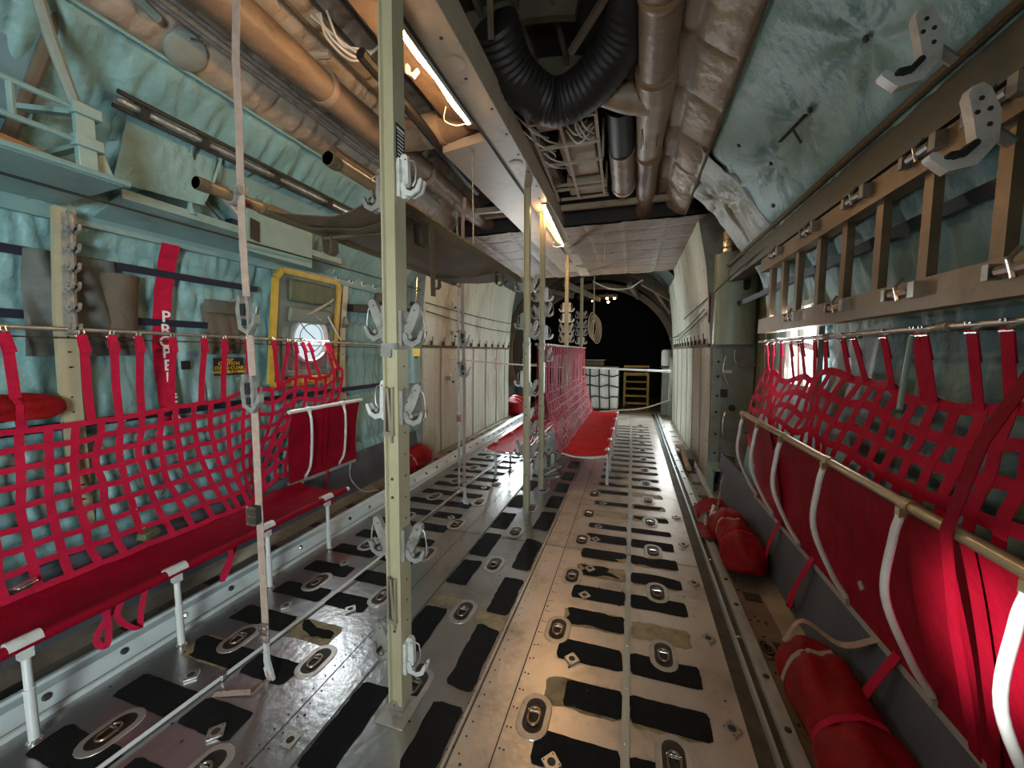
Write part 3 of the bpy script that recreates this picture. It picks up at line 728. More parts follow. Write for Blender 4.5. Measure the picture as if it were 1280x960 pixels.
cl = thing('litter_clamp', 'bright clamp on the stretcher pole hung from the nearest beige strap', 'clamp', (-.6, 1.16, 1.95))
b = MB(); b.lathe([(.030, -.018), (.033, -.01), (.033, .01), (.030, .018)], (-.635, 1.16, 2.0), (0, 1, 0), 14); b.box((-.60, 1.16, 2.02), (.03, .035, .03)); b.build('clamp_band', BRK, cl)
b = MB(); b.box((-.60, 1.15, 2.012), (.022, .03, .018)); b.build('clamp_pad', SILV, cl)
# ================================================================ red benches
def bench(x_in, x_out, y0, y1, z, lab, legs, name='red_bench_seat', sag=.03, ends=True, fab=None):
    fab = fab or RED
    s = 1 if x_out > x_in else -1
    t = thing(name, lab, 'bench', ((x_in + x_out) / 2, (y0 + y1) / 2, 0))
    def fn(u, v):
        return (x_in + (x_out - x_in) * v, y0 + (y1 - y0) * u, z + .014 * (2 * abs(v - .5)) ** 4 - sag * math.sin(PI * v) * (.55 + .45 * math.sin(PI * min(1, max(0, u)))) + .004 * nz(u * 14, v * 3, z))
    b = MB(); b.grid(fn, int((y1 - y0) / .06), 12, .004); fb = b.build('seat_fabric', fab, t)
    b = MB(); b.tube([(x_out, y0, z), (x_out, y1, z)], .021, 10); b.build('front_hem', fab, fb)
    b = MB(); b.tube([(x_out, y0 - .03, z), (x_out, y1 + .03, z)], .0165, 10); b.build('front_tube', WHITE, t)
    b = MB(); b.tube([(x_in, y0 - .03, z), (x_in, y1 + .03, z)], .0165, 10); b.build('rear_tube', GOLD, t)
    if ends:
        for y in (y0 + .005, y1 - .005):
            b = MB(); b.tube([(x_in, y, z - .005), (x_in * .7 + x_out * .3, y, z - .035), (x_in * .3 + x_out * .7, y, z - .035), (x_out, y, z - .005)], .009, 8); b.build('end_spreader', WHITE, t)
    for y in legs:
        xl = x_out - s * .0
        b = MB(); b.cyl((xl, y, 0.012), (xl, y, .20), .0155, 10); lg = b.build('leg', WHITE, t)
        b = MB(); b.cyl((xl, y, .2), (xl, y, z - .015), .0125, 10); b.cyl((xl, y, .195), (xl, y, .205), .017, 10); b.build('inner_tube', WHITE, lg)
        b = MB(); b.cyl((xl - s * .005, y - .042, z + .004), (xl - s * .005, y + .042, z + .004), .0265, 10); b.box((xl, y, z - .03), (.03, .034, .04)); b.build('tee_clamp', BRKW, lg)
        b = MB(); b.lathe([(.022, 0.0), (.022, .006), (.012, .018)], (xl, y, 0.0), n=12); b.build('foot', STEEL, lg)
    return t
nb = bench(-1.60, -1.165, .30, 2.30, .372, 'long red fabric bench along the left wall on four white legs', (.705, 1.18, 1.652, 2.12))
for ys in ((1.0, .98, 1.05, 1.07), (1.45, 1.47, 1.42, 1.45), (.93, .95, .94, .92)):
    b = MB(); b.strap(bez([(-1.20, ys[0], .36), (-1.21, ys[1], .27), (-1.215, ys[2], .17), (-1.23, ys[3], .23), (-1.26, ys[0] + .12, .35)], 5), .022, (.3, 1, 0), .002); b.build('hanging_strap', REDW, nb)
bench(.17, .635, 3.86, 6.85, .37, 'central red bench facing the right aisle, behind the tall far posts', (4.06, 4.55, 5.2, 6.0, 6.6), fab=REDC)
bench(-.17, -.60, 3.76, 5.95, .37, 'central red bench facing the left aisle, beyond the farther beige strap', (4.04, 4.6, 5.3), fab=REDC)
def net(fn, nu, nv, w, name, parent, m=REDW, jit=.0, hw=None):
    b = MB()
    K = 3
    for i in range(nu + 1):
        u = i / nu; b.strap([fn(u + jit * nz(i * 3.1, k * .4), k / (nv * K)) for k in range(nv * K + 1)], w, [V(fn(min(1, u + .02), k / (nv * K))) - V(fn(max(0, u - .02), k / (nv * K))) for k in range(nv * K + 1)], .0022)
    for j in range(nv + 1):
        v = j / nv; st = nu * 2; b.strap([V(fn(k / st, v + jit * nz(j * 2.3, k * .5, 7))) + V((.001, 0, 0)) for k in range(st + 1)], hw or w * .9, [V(fn(k / st, min(1, v + .02))) - V(fn(k / st, max(0, v - .02))) for k in range(st + 1)], .0022)
    return b.build(name, m, parent)
def hang(parent, top, bot, w, wd=(0, 1, 0), hook=True, m=REDW):
    top, bot = V(top), V(bot)
    b = MB(); b.strap([top, top * .8 + bot * .2 + V((.004, .006, 0)), top * .4 + bot * .6, bot], w, wd, .0025)
    L = (top - bot).length
    b.strap([top + V((.004, .004, 0)), top * (1 - .09 / L) + bot * (.09 / L) + V((.012, .012, 0))], w, wd, .003)
    o = b.build('hanging_strap', m, parent)
    if hook:
        b = MB()
        for d in (-.007, .009): b.tube([top + V((0, d, -.006)), top + V((.012, d, .006)), top + V((.008, d, .022)), top + V((-.01, d, .02))], .0042, 6)
        b.bar(top + V((.0, -w / 2 - .003, -.008)), top + V((.0, w / 2 + .003, -.008)), .006, .005); b.build('hook', STEEL, o)
    return o
# left wall: rail, net and straps
rl = thing('webbing_rail', 'thin steel rail along the left wall that carries the red net hooks', 'rail', (-1.76, 2, 1.5))
b = MB(); b.tube([(-1.765, .2, 1.515), (-1.765, 1.5, 1.508), (-1.765, 2.8, 1.49), (-1.765, 4.2, 1.47)], .0105, 10); b.build('tube', ALU, rl)
for y in (1.17, 2.05, 2.55, 3.14):
    b = MB(); b.box((-1.83, y, 1.5), (.14, .03, .026)); b.cyl((-1.765, y - .02, 1.5), (-1.765, y + .02, 1.5), .017); b.build('rail_bracket', BRK, rl)
b = MB(); b.tube([(-1.775, .2, 1.478), (-1.775, 4.2, 1.44)], .004, 6); b.build('guy_wire', SEAM, rl)
def lnet(u, v):
    y = .25 + 2.65 * u
    up = max(0, (y - 1.9)) ; zt = 1.07 - .03 * math.sin((y - .3) * 2.2) + .13 * min(1, up) ; zb = .385 + .10 * max(0, y - 2.1)
    z = zt + (zb - zt) * v
    x = -1.775 + (.215 - .14 * min(1, max(0, (y - 1.95) / .35))) * v ** 1.7 - .02 * math.sin(PI * v)
    g = min(1, max(0, (y - 1.75) / .5))
    y += .035 * math.sin(v * 2.6 + u * 7) + g * (.10 * math.sin(v * 4 + 1) - .16 * v) + .012 * nz(u * 30, v * 5)
    z += .014 * nz(u * 26, v * 4, 5) + g * .03 * math.sin(u * 40)
    return (x + .012 * nz(u * 9, v * 5, 2), y, z)
ln = thing('webbing_net', 'red webbing seat-back net hanging along the left wall above the long bench', 'seat net', (-1.7, 1.6, .4))
net(lnet, 27, 8, .031, 'webbing_lattice', ln)
for y in (.75, .95, 1.195, 1.315, 1.425, 1.592, 1.767, 1.895, 2.06, 2.26):
    u = (y - .25) / 2.65; q = V(lnet(u, 0)); hang(ln, (-1.757, y + .02 * nz(y * 5), 1.487), q + V((.002, 0, 0)), .036)
for y0, y1 in ((2.40, 2.28), (2.47, 2.42), (2.54, 2.56), (2.60, 2.66), (2.79, 2.80), (2.82, 2.86)):
    q = V(lnet((y1 - .25) / 2.65, .02)); hang(ln, (-1.757, y0, 1.478), q, .03)
b = MB()
for i in range(7): 
    b = MB(); q = V(lnet((1.34 - .25) / 2.65, (i + .2) / 7)); b.sphere(q + V((.006, 0, 0)), .0065, 4); b.build('snap_rivet', STEEL, ln)
    if i % 3 == 1: b = MB(); q = V(lnet((1.47 - .25) / 2.65, (i + .6) / 7)); b.sphere(q + V((.006, 0, 0)), .007, 4); b.build('snap_rivet', STEEL, ln)
for k, (y, z) in enumerate(((1.30, .425), (.86, .41))):
    t = thing('webbing_buckle', ('patterned olive cargo buckle caught in the bottom of the left net', 'bright steel strap buckle lying on the near end of the long bench')[k], 'buckle', (-1.56, y, z))
    b = MB(); b.box((-1.56, y, z + .015), (.05, .09, .035) if k == 0 else (.05, .07, .012), .3); b.build('plate', OLIVEG if k == 0 else STEEL, t, bevel=.006)
    b = MB(); b.bar((-1.56, y - .04, z + .02), (-1.54, y + .03, z + .034), .012, .006); b.build('clasp', STEEL, t)
# folded seat on the left
def folded(s, y0, y1, x_top, z_top, x_bot, z_bot, arms, lab, bulge=.05, seams=(), tube_m=GOLD):
    t = thing('folded_seat', lab, 'bench', ((x_top + x_bot) / 2 * s, (y0 + y1) / 2, z_bot))
    def fn(u, v):
        y = y0 + (y1 - y0) * u
        sc = 0
        for q in seams: sc = max(sc, math.exp(-abs(y - q) / .05))
        x = x_top + (x_bot - x_top) * v + .028 * math.sin(PI * v) * (1 - .7 * sc) - .016 * nz(y * 4, v * 2) * math.sin(PI * v)
        return (s * x, y, z_top + (z_bot - z_top) * v + .0)
    b = MB(); b.grid(fn, int((y1 - y0) / .03), 18, .004); fb = b.build('seat_fabric', RED, t)
    for q in seams:
        b = MB(); b.strap([V(fn((q - y0) / (y1 - y0), k / 8)) + V((-s * .008, 0, 0)) for k in range(9)], .04, (0, 1, 0), .002); b.build('sewn_band', RED, fb)
    b = MB(); b.tube([(s * x_top, y0 - .03, z_top), (s * x_top, y1 + .03, z_top)], .0165, 12); b.build('top_tube', tube_m, t)
    b = MB(); b.bar((s * (x_bot + .012), y0, z_bot - .012), (s * (x_bot + .012), y1, z_bot - .012), .02, .035); b.build('hinge_rail', RAILM, t)
    for y in arms:
        b = MB(); P = bez([(s * (x_top - .018), y, z_top - .03), (s * (x_top - .03), y, z_top - .10), (s * (x_top + x_bot - 2 * bulge - .04) / 2, y + .0, (z_top * .52 + z_bot * .48)), (s * (x_bot - .06), y, z_bot + .11), (s * (x_bot - .006), y, z_bot + .02)], 6)
        b.tube(P, .0108, 10); o = b.build('bowed_leg', WHITE, t)
        b = MB(); b.lathe([(.0205, -.018), (.0215, 0), (.0205, .018)], (s * x_top, y, z_top), (0, 1, 0), 12); b.box((s * (x_top - .017), y, z_top - .02), (.018, .02, .028)); b.build('tube_clamp', tube_m, o)
        b = MB(); b.box((s * (x_bot - .004), y, z_bot + .005), (.02, .026, .03)); b.build('leg_socket', RAILM, o)
    return t
fl_ = folded(-1, 2.27, 3.03, 1.605, .945, 1.665, .375, (2.42, 2.80), 'red bench section folded up against the left wall aft of the long bench', .035, (2.62,), WHITE)
b = MB(); b.strap(bez([(-1.66, 2.66, .37), (-1.69, 2.67, .2), (-1.66, 2.7, .05)], 5), .025, (0, 1, 0), .002); b.build('tie_strap', REDW, fl_)
t = tag(MB().tube(bez([(-1.70, 3.0, .37), (-1.70, 2.98, .2), (-1.62, 3.05, .05), (-1.55, 3.2, .012)], 6), .008, 6).build('grey_hose', RAILM), 'thin grey hose dropping from the folded left seat to the ledge', 'hose')
fr = folded(1, .35, 3.05, 1.612, .968, 1.708, .40, (.965, 1.335, 1.80, 2.27, 2.66, 2.98), 'long red bench folded up along the right wall under a tarnished tube', .065, (1.13, 2.5))
for y, dy, y2 in ((2.12, .1, 2.2), (1.5, .12, 1.6), (2.55, .05, 2.6)):
    b = MB(); b.strap(bez([(1.71, y, .42), (1.66, y + dy * .3, .25), (1.66, y + dy, .09), (1.72, y2 + .14, .16)], 5), .036, (0, 1, 0), .0022); b.build('tie_strap', REDW, fr)
for y, z, x in ((1.62, .57, 1.66), (2.36, .5, 1.675)):
    b = MB(); b.prism([(.0, .02), (.022, .0), (.0, -.02), (-.022, 0)], (x, y, z), (0, 1, 0), (0, 0, 1), .008); b.build('eyelet_plate', STEEL, fr)
# diagonal red strap and its brace on the right
t = thing('shoulder_strap', 'dark red webbing strap slanting down across the folded right bench', 'strap', (1.58, 1.12, .4))
b = MB(); b.strap([(1.70, 1.10, 1.44), (1.62, 1.135, 1.2), (1.588, 1.162, .97), (1.60, 1.13, .75), (1.655, 1.12, .45)], .035, (0, 1, .15), .003); b.build('webbing', RED, t)
t = tag(MB().tube([(1.74, 1.62, 1.45), (1.66, 1.50, 1.22)], .008, 8).build('tension_rod', TEALP), 'thin pale green rod slanting from the right rail in front of the net', 'rod')
# right rail and net
rr = thing('webbing_rail', 'steel rail on the right wall under the stowed ladder', 'rail', (1.78, 2, 1.5))
b = MB(); b.tube([(1.785, .2, 1.478), (1.785, 3.4, 1.478)], .011, 10); b.build('tube', ALU, rr)
for y in (.7, 1.55, 2.3, 3.0): b = MB(); b.box((1.85, y, 1.478), (.13, .03, .026)); b.cyl((1.785, y - .02, 1.478), (1.785, y + .02, 1.478), .017); b.build('rail_bracket', BRK, rr)
def rnet(u, v):
    y = .30 + 3.0 * u; zt = 1.26 - .03 * math.sin(y * 5); zb = .70
    z = zt + (zb - zt) * v; x = 1.80 - .09 * v - .03 * math.sin(PI * v)
    g = min(1, max(0, (y - 1.7) / .6))
    y += .03 * math.sin(v * 3 + u * 9) + g * .05 * math.sin(v * 6 + u * 30) + .014 * nz(u * 30, v * 5, 9)
    z += .016 * nz(u * 26, v * 4, 15) + g * .02 * math.sin(u * 50)
    return (x + .012 * nz(u * 9, v * 5, 8), y, z)
rn = thing('webbing_net', 'red webbing seat-back net behind the folded right bench', 'seat net', (1.75, 1.8, .7))
net(rnet, 32, 6, .040, 'webbing_lattice', rn)
for y in (.75, .95, 1.12, 1.325, 1.435, 1.617, 1.655, 1.838, 2.045, 2.14, 2.3, 2.42, 2.6, 2.75, 2.9, 3.05, 3.2):
    q = V(rnet((y - .3) / 3.0, 0)); hang(rn, (1.772, y + .02 * nz(y * 7), 1.462), q + V((-.002, 0, 0)), .038)
# ---- central nets on one shared rail
t = thing('net_rail', 'dark rail carrying the central red nets between the far posts', 'rail', (0, 5.4, 1.47))
b = MB(); b.tube([(-.03, 3.62, 1.475), (-.03, 7.1, 1.475)], .011, 8); b.build('tube', GOLD, t); b = MB(); b.tube([(.04, 3.62, 1.475), (.04, 7.1, 1.475)], .011, 8); b.build('tube', GOLD, t)
for s, lab in ((-1, 'central red net slanting down to the bench on the left aisle side'), (1, 'central red net slanting down to the bench on the right aisle side')):
    def cn(u, v, s=s):
        y = 3.72 + 3.2 * u; z = .98 - .58 * v
        return (s * (.05 + .15 * v ** 1.4 + .02 * nz(u * 12, v * 4, s)), y + .03 * math.sin(v * 4 + u * 20), z + .015 * nz(u * 25, v * 4, 3 + s))
    g = thing('webbing_net', lab, 'seat net', (s * .12, 5.3, .4)); net(cn, 34, 6, .050, 'webbing_lattice', g, hw=.022)
    for i in range(26):
        y = 3.74 + 3.15 * i / 25; q = V(cn((y - 3.72) / 3.2, 0)); hang(g, (s * .04, y, 1.462), q, .062, hook=i < 4)
t = thing('cargo_strap_bundle', 'tangle of grey straps and fittings piled at the near end of the central benches', 'straps', (.02, 3.85, 0))
b = MB()
for i in range(9): b.tube(bez([(rnd(-.16, .2), rnd(3.78, 4.0), rnd(.05, .42)) for _ in range(5)], 5), rnd(.008, .016), 6)
b.build('strap_coils', BRK, t); b = MB()
for i in range(5): b.strap(bez([(rnd(-.14, .22), rnd(3.8, 4.05), rnd(.02, .40)) for _ in range(4)], 5), .03, (.5, .7, .2), .004)
b.build('strap_tails', POUCH, t)
for c_, d_ in (((.10, 3.82, .30), (.05, .03, .14)), ((-.06, 3.80, .22), (.05, .05, .16))): b = MB(); b.box(c_, d_); b.build('end_fitting', ALU, t, bevel=.008)
# ================================================================ left wall fittings
HB, HT = V((-1.905, 0, 1.12)), V((-1.80, 0, 2.04))
HU = (HT - HB).normalized(); HN = V((0, 1, 0)).cross(HU)
def hpt(y, h, d=0.): return V((0, y, 0)) + HB + HU * h + HN * d
h = bpy.data.objects.new('door_1', None); COL.objects.link(h); h['kind'] = 'structure'; ORG[h.name] = V((0, 0, 0))
hb = lambda y, hh, d=0: hpt(y, hh, d)
HM = M((V((0, 1, 0)), HU, HN)).transposed()
def hbox(B, y0, y1, h0, h1, d0, d1):
    B.box(hpt((y0 + y1) / 2, (h0 + h1) / 2, (d0 + d1) / 2), (y1 - y0, h1 - h0, d1 - d0), mat3=HM)
b = MB(); hbox(b, 2.36, 3.0, .0, .92, -.03, .012); b.build('hatch_panel', HATCH, h)
b = MB()
for (y0, h0), (y1, h1) in (((2.335, .03), (2.345, .86)), ((2.345, .86), (2.40, .93)), ((2.40, .93), (2.99, .93)), ((2.99, .93), (3.015, .88)), ((3.015, .88), (3.0, .02)), ((2.99, .02), (2.34, .02))):
    b.bar(hpt(y0, h0, .02), hpt(y1, h1, .02), .044, .030, HN)
b.build('yellow_frame', YEL, h)
b = MB(); hbox(b, 2.46, 2.92, .70, .88, .012, .05); hbox(b, 2.665, 2.73, .695, .885, .012, .056); b.build('olive_pad', OLIVEG, h, bevel=.02)
b = MB(); hbox(b, 2.46, 2.92, .53, .66, .012, .055); b.build('grey_pad', HATCH, h, bevel=.025)
b = MB()
for a in ((2.42, 2.48, .12, .5), (2.915, 2.965, .12, .5), (2.44, 2.95, .08, .13)): hbox(b, *a, .01, .035)
b.build('window_surround', HATCH, h, bevel=.006)
b = MB(); hbox(b, 2.5, 2.9, .02, .075, .01, .05); b.build('hatch_step', YEL, h, bevel=.006)
win = bpy.data.objects.new('window_1', None); COL.objects.link(win); win['kind'] = 'structure'; ORG[win.name] = V((0, 0, 0))
WC = hpt(2.70, .395, 0)
b = MB(); b.lathe([(.170, .0), (.205, .0), (.21, .02), (.205, .045), (.185, .05), (.178, .03), (.168, .006)], WC, HN, 36, cap=False); b.build('window_ring', RAILM, win)
b = MB(); b.lathe([(.128, .016), (.125, .02), (.119, .02), (.117, .016)], WC + V((0, .025, .012)), HN, 36, cap=False); b.build('inner_ring', GREY, win)
b = MB(); b.lathe([(.172, .0135), (.172, .0155)], WC, HN, 36); b.build('pane', GLASS, win)
t = tag(MB().tube(bez([(-1.80, 2.53, 1.70), (-1.79, 2.66, 1.73), (-1.78, 2.8, 1.80), (-1.775, 2.93, 1.88)], 5), .012, 8).build('canopy_lanyard', ROPE), 'frayed pale lanyard slung across the hatch above the round window', 'cord')
b = MB(); b.prism(ribbon([(.0, .04), (.01, .0), (.05, -.02), (.08, .0)], [.018, .018, .016, .01]), (-1.79, 2.72, 1.70), (0, 1, 0), (0, 0, 1), .02)
tag(b.build('cargo_hook', BRK), 'grey metal hook hanging in front of the yellow-framed hatch', 'hook')
t = tag(MB().tube([(-1.755, 2.72, 1.48), (-1.79, 2.62, 1.58), (-1.80, 2.56, 1.66)], .004, 6).build('sash_line', SEAM), 'thin dark cord across the round window on the left', 'cord')
t = tag(MB().tube([(-1.78, 2.86, 1.72), (-1.76, 2.98, 1.52)], .007, 6).build('brace_rod', WHITE), 'short white rod slanting at the right edge of the yellow hatch frame', 'rod')
# PROPELLER stripe
t = thing('warning_stripe', 'tall red stripe lettered PROPELLER down the left hull wall', 'sign', (-1.95, 1.64, 1.05))
def wallp(z):
    if z > 1.35: a = math.degrees(math.asin((z - ZC) / RC)); return sec(a, -1, RC - .062)
    for (xa, za), (xb, zb) in zip(LOW + [(1.97, 1.35)], LOW[1:] + [(1.97, 1.35)]):
        if z <= zb: return V((-(xa + (xb - xa) * (z - za) / (zb - za)) + .062, 0, z))
b = MB(); b.grid(lambda u, v: wallp(.98 + 1.08 * v) + V((.003 * math.sin(v * 40), 1.59 + .095 * u - .02 * (1 - v), 0)), 3, 40, .002); bn = b.build('stripe', REDW, t)
for ch, z in zip('PROPELLER', (1.622, 1.54, 1.465, 1.395, 1.315, 1.238, 1.16, 1.085, 1.01)):
    text(ch, .095, WTEXT, t, wallp(z) + V((.004, 1.648, 0)), (0, 1, 0), (.04, 0, 1), 'letter')
t = thing('warning_sign', 'black sign with yellow caution lettering half hidden by a red strap', 'sign', (-1.93, 2.03, 1.235))
b = MB(); b.box((-1.905, 2.032, 1.297), (.004, .215, .125)); pl = b.build('plate', BLACK, t)
for s_, z, sz in (('PROP', 1.343, .026), ('CAUTION', 1.317, .034), ('STAND CLEAR', 1.286, .032), ('WHEN RUNNING', 1.257, .0295)):
    text(s_, sz, YTEXT, t, (-1.903, 2.032, z), (0, 1, 0), (0, 0, 1))
b = MB(); b.box((-1.91, 1.755, 1.315), (.004, .055, .055)); tag(b.build('small_placard', BLACK), 'small blank black placard on the left wall beside the red stripe', 'sign')
# navy bands on the walls
for s, z, y0, y1, lab in ((-1, 1.865, -.5, 2.22, 'upper navy webbing band along the left wall above the seat rail'), (-1, 1.578, -.5, 2.0, 'lower navy webbing band along the left wall just over the seat rail'), (-1, 1.03, .8, 4.2, 'navy webbing band low on the left wall behind the net'), (1, 1.868, -.5, 4.3, 'dark webbing band along the right wall behind the stowed ladder')):
    x = abs(wallp(z).x) - .008
    b = MB(); b.strap([(s * (x + .006 * math.sin(i * 1.7)), y0 + (y1 - y0) * i / 14, z) for i in range(15)], .042, (0, 0, 1) if z < 1.3 else (-s * .25, 0, 1), .004); tag(b.build('webbing_band', NAVY), lab, 'strap')
# pouches and garment bag
t = thing('canvas_pouch', 'brown canvas pouch with grey flap hanging on the left wall over the caution sign', 'pouch', (-1.90, 2.03, 1.38))
def pch(u, v): return (-1.905 + .07 * math.sin(PI * u) ** .6 * (.55 + .45 * math.sin(PI * v)) + .012 * math.sin(u * 22) * (1 - v), 1.875 + .285 * u + .012 * math.sin(v * 5), 1.385 + .33 * v)
b = MB(); b.grid(pch, 24, 16, .004); b.build('pocket', POUCH, t, bevel=0)
b = MB(); b.grid(lambda u, v: (-1.90 + .085 * math.sin(PI * u) ** .5 * (.5 + .5 * (1 - v)), 1.868 + .30 * u, 1.665 + .09 * v), 16, 6, .006); b.build('flap', BAGM, t)
t = thing('garment_bag', 'dark grey garment bag hanging behind the clamped wall stanchion on the left', 'bag', (-1.9, 1.22, 1.3))
def gb(u, v):
    z = 1.38 + .50 * v; e = math.sin(PI * u) ** .5
    return (wallp(z).x + .012 + .045 * e * (.35 + .65 * math.sin(PI * min(1, v * .9 + .12))) + .015 * math.sin(u * 15 + v * 6), 1.06 + .40 * u * (1 - .2 * v) - .0 * v, z)
b = MB(); b.grid(gb, 26, 20, .005); b.build('body', BAGM, t)
b = MB(); b.grid(lambda u, v: (wallp(1.4 + .42 * v).x + .015 + .07 * math.sin(PI * u) ** .6, 1.33 + .17 * u, 1.42 + .40 * v), 12, 14, .005); b.build('side_roll', POUCH, t)
# grey channel, shelf and conduit along the upper left wall
def along(side, pts, y0, y1, name, m, kind=True):
    """extrude an (x, z) outline along y"""
    B = MB(); B.prism([(side * x, z) for x, z in pts], (0, (y0 + y1) / 2, 0), (1, 0, 0), (0, 0, 1), y1 - y0)
    return B
ch = struct(along(-1, [(1.80, 2.035), (1.80, 2.16), (1.69, 2.30), (1.71, 2.32), (1.86, 2.2), (1.87, 2.03)], -2, 4.2, '', 0), 'trim_wall_duct', TEALP)
for k, y in enumerate((3.02, 3.20, 3.38, 3.56)):
    b = MB(); b.box((-1.7985, y, 2.10), (.003, .05, .055)); q = b.build('socket_label', PAPER, ch); b = MB(); b.box((-1.7965, y, 2.09), (.003, .02, .022)); b.build('socket', SEAM, q)
t = thing('wall_shelf', 'pale teal metal shelf tray above the red stripe on the left wall', 'shelf', (-1.77, 2.1, 2.1))
b = along(-1, [(1.56, 2.165), (1.56, 2.177), (1.84, 2.09), (1.84, 2.075)], 1.30, 2.80, '', 0); b.build('tray', TEALP, t)
b = along(-1, [(1.555, 2.155), (1.555, 2.20), (1.562, 2.20), (1.565, 2.155)], 1.30, 2.80, '', 0); b.build('lip', TEALP, t)
b = MB(); b.cyl((-1.57, 1.62, 2.19), (-1.53, 1.62, 2.55), .009, 8); b.lathe([(.03, 0), (.012, .05), (.009, .09)], (-1.57, 1.62, 2.18), n=8); b.build('hanger_rod', TEALP, t)
t = thing('equipment_box', 'flat teal box with a dark slot hanging behind the stretcher pole on the left', 'box', (-1.62, 2.3, 2.2))
b = MB(); b.hexa([(-1.55, 1.93, 2.06), (-1.55, 2.47, 2.05), (-1.62, 2.47, 2.05), (-1.62, 1.93, 2.06), (-1.53, 1.93, 2.36), (-1.53, 2.47, 2.36), (-1.60, 2.47, 2.36), (-1.60, 1.93, 2.36)]); b.build('case', TEALP, t, bevel=.005)
b = MB(); b.hexa([(-1.538, 1.955, 2.14), (-1.538, 2.02, 2.13), (-1.56, 2.02, 2.13), (-1.56, 1.955, 2.14), (-1.53, 1.955, 2.27), (-1.53, 2.02, 2.26), (-1.56, 2.02, 2.26), (-1.56, 1.955, 2.27)]); b.build('slot', SEAM, t)
c = thing('conduit', 'bundle of silver conduits clamped along the upper left wall', 'pipe', (-1.5, 1.5, 2.58))
for d, r, m in ((0, .017, SILV), (.035, .012, SEAM), (-.033, .010, DARK)):
    b = MB(); b.tube([hp(40 + d * 30, 1.25 + .28 * i, -1, 1.90 - .004 * (i % 2)) for i in range(11)], r, 8); b.build('pipe', m, c)
for y in (1.35, 1.63, 2.08, 2.55, 3.0, 3.5):
    b = MB(); q = hp(40, y, -1, 1.905); b.box(q, (.10, .025, .05), mat3=M.Rotation(math.radians(42), 3, 'Y')); b.build('clamp', SEAM, c)
struct(along(-1, [(1.63, 2.43), (1.60, 2.44), (1.53, 2.56), (1.56, 2.58)], 1.3, 4.2, '', 0), 'trim_wall_longeron', TEALP)
def ztube(name, lab, cat, pts, r, m, n=8, sm=6): return tag(MB().tube(bez(pts, sm), r, n).build(name, m), lab, cat)
ztube('control_cable', 'long black cable sagging along the left wall beneath the teal rack', 'cable', [(-1.50, .2, 2.093), (-1.50, 1.4, 2.095), (-1.51, 2.45, 2.11), (-1.62, 4.2, 2.15)], .006, SEAM)
ztube('control_cable', 'short black cable drooping from the silver conduit to the teal shelf', 'cable', [(-1.50, 1.63, 2.56), (-1.56, 1.64, 2.42), (-1.575, 1.70, 2.3), (-1.57, 1.80, 2.2)], .007, SEAM)
t = thing('wire_loom', 'white and black wire loom behind the beige strap on the left', 'wires', (-1.6, 1.9, 2.25))
for k in range(5):
    b = MB(); b.tube(bez([(-1.62 + rnd(-.02, .02), 1.72 + .03 * k, 2.44), (-1.60, 1.80 + .03 * k, 2.36 + rnd(-.03, .03)), (-1.59, 1.90 + .02 * k, 2.28), (-1.60, 1.96 + .03 * k, 2.21)], 5), .009 if k < 3 else .006, 6); b.build('wire', WIREW if k % 2 else BRK, t)
b = MB(); b.box((-1.60, 1.94, 2.215), (.06, .16, .05)); b.build('connector_block', NAVY, t)
t = thing('liner_flap', 'hanging teal liner flap between the silver conduits and the wall shelf', 'liner', (-1.56, 1.5, 2.25))
b = MB(); b.grid(lambda u, v: (-1.53 - .05 * v + .012 * abs(nz(u * 9, v * 3, 2)) + .03 * u * u * v, 1.33 + .43 * u - .05 * v - .03 * u * v, 2.56 - .33 * v + .02 * u * v), 30, 20, .005); b.build('cloth', TEAL, t)
b = MB(); b.tube([(-1.50, 1.765, 2.55), (-1.53, 1.73, 2.40), (-1.555, 1.675, 2.25)], .008, 6); b.build('hem', TEALP, t)
# overhead rack, upper left
t = thing('overhead_rack', 'teal tubular rack holding a varnished board at the upper left corner', 'rack', (-1.45, .6, 2.13))
b = MB(); b.hexa([(-1.30, -.6, 2.125), (-1.30, 1.17, 2.125), (-1.78, 1.17, 2.10), (-1.78, -.6, 2.10), (-1.30, -.6, 2.15), (-1.30, 1.17, 2.15), (-1.78, 1.17, 2.125), (-1.78, -.6, 2.125)]); b.build('tray', TEALP, t)
b = MB(); b.tube([(-1.295, -.6, 2.142), (-1.295, 1.19, 2.142)], .014, 8); b.build('front_rail', TEALP, t)
for z in (2.25, 2.375): b = MB(); b.tube([(-1.30, -.6, z), (-1.30, 1.06, z)], .012, 8); b.build('guard_rail', TEALP, t)
for y in (-.2, .35, .86): b = MB(); b.cyl((-1.30, y, 2.25), (-1.30, y, 2.375), .011, 8); b.build('guard_post', TEALP, t)
b = MB(); b.box((-1.30, 1.055, 2.27), (.03, .06, .27)); b.box((-1.295, 1.06, 2.25), (.045, .09, .045)); b.box((-1.295, 1.06, 2.375), (.045, .09, .045)); b.build('end_post', TEALP, t, bevel=.004)
b = MB(); b.hexa([(-1.315, 1.10, 2.15), (-1.315, 1.15, 2.15), (-1.36, 1.15, 2.15), (-1.36, 1.10, 2.15), (-1.315, 1.09, 2.24), (-1.315, 1.12, 2.24), (-1.36, 1.12, 2.24), (-1.36, 1.09, 2.24)]); b.bar((-1.31, 1.06, 2.25), (-1.72, 1.1, 2.28), .03, .02); b.bar((-1.31, 1.06, 2.37), (-1.62, .98, 2.41), .03, .02); b.build('side_brackets', TEALP, t)
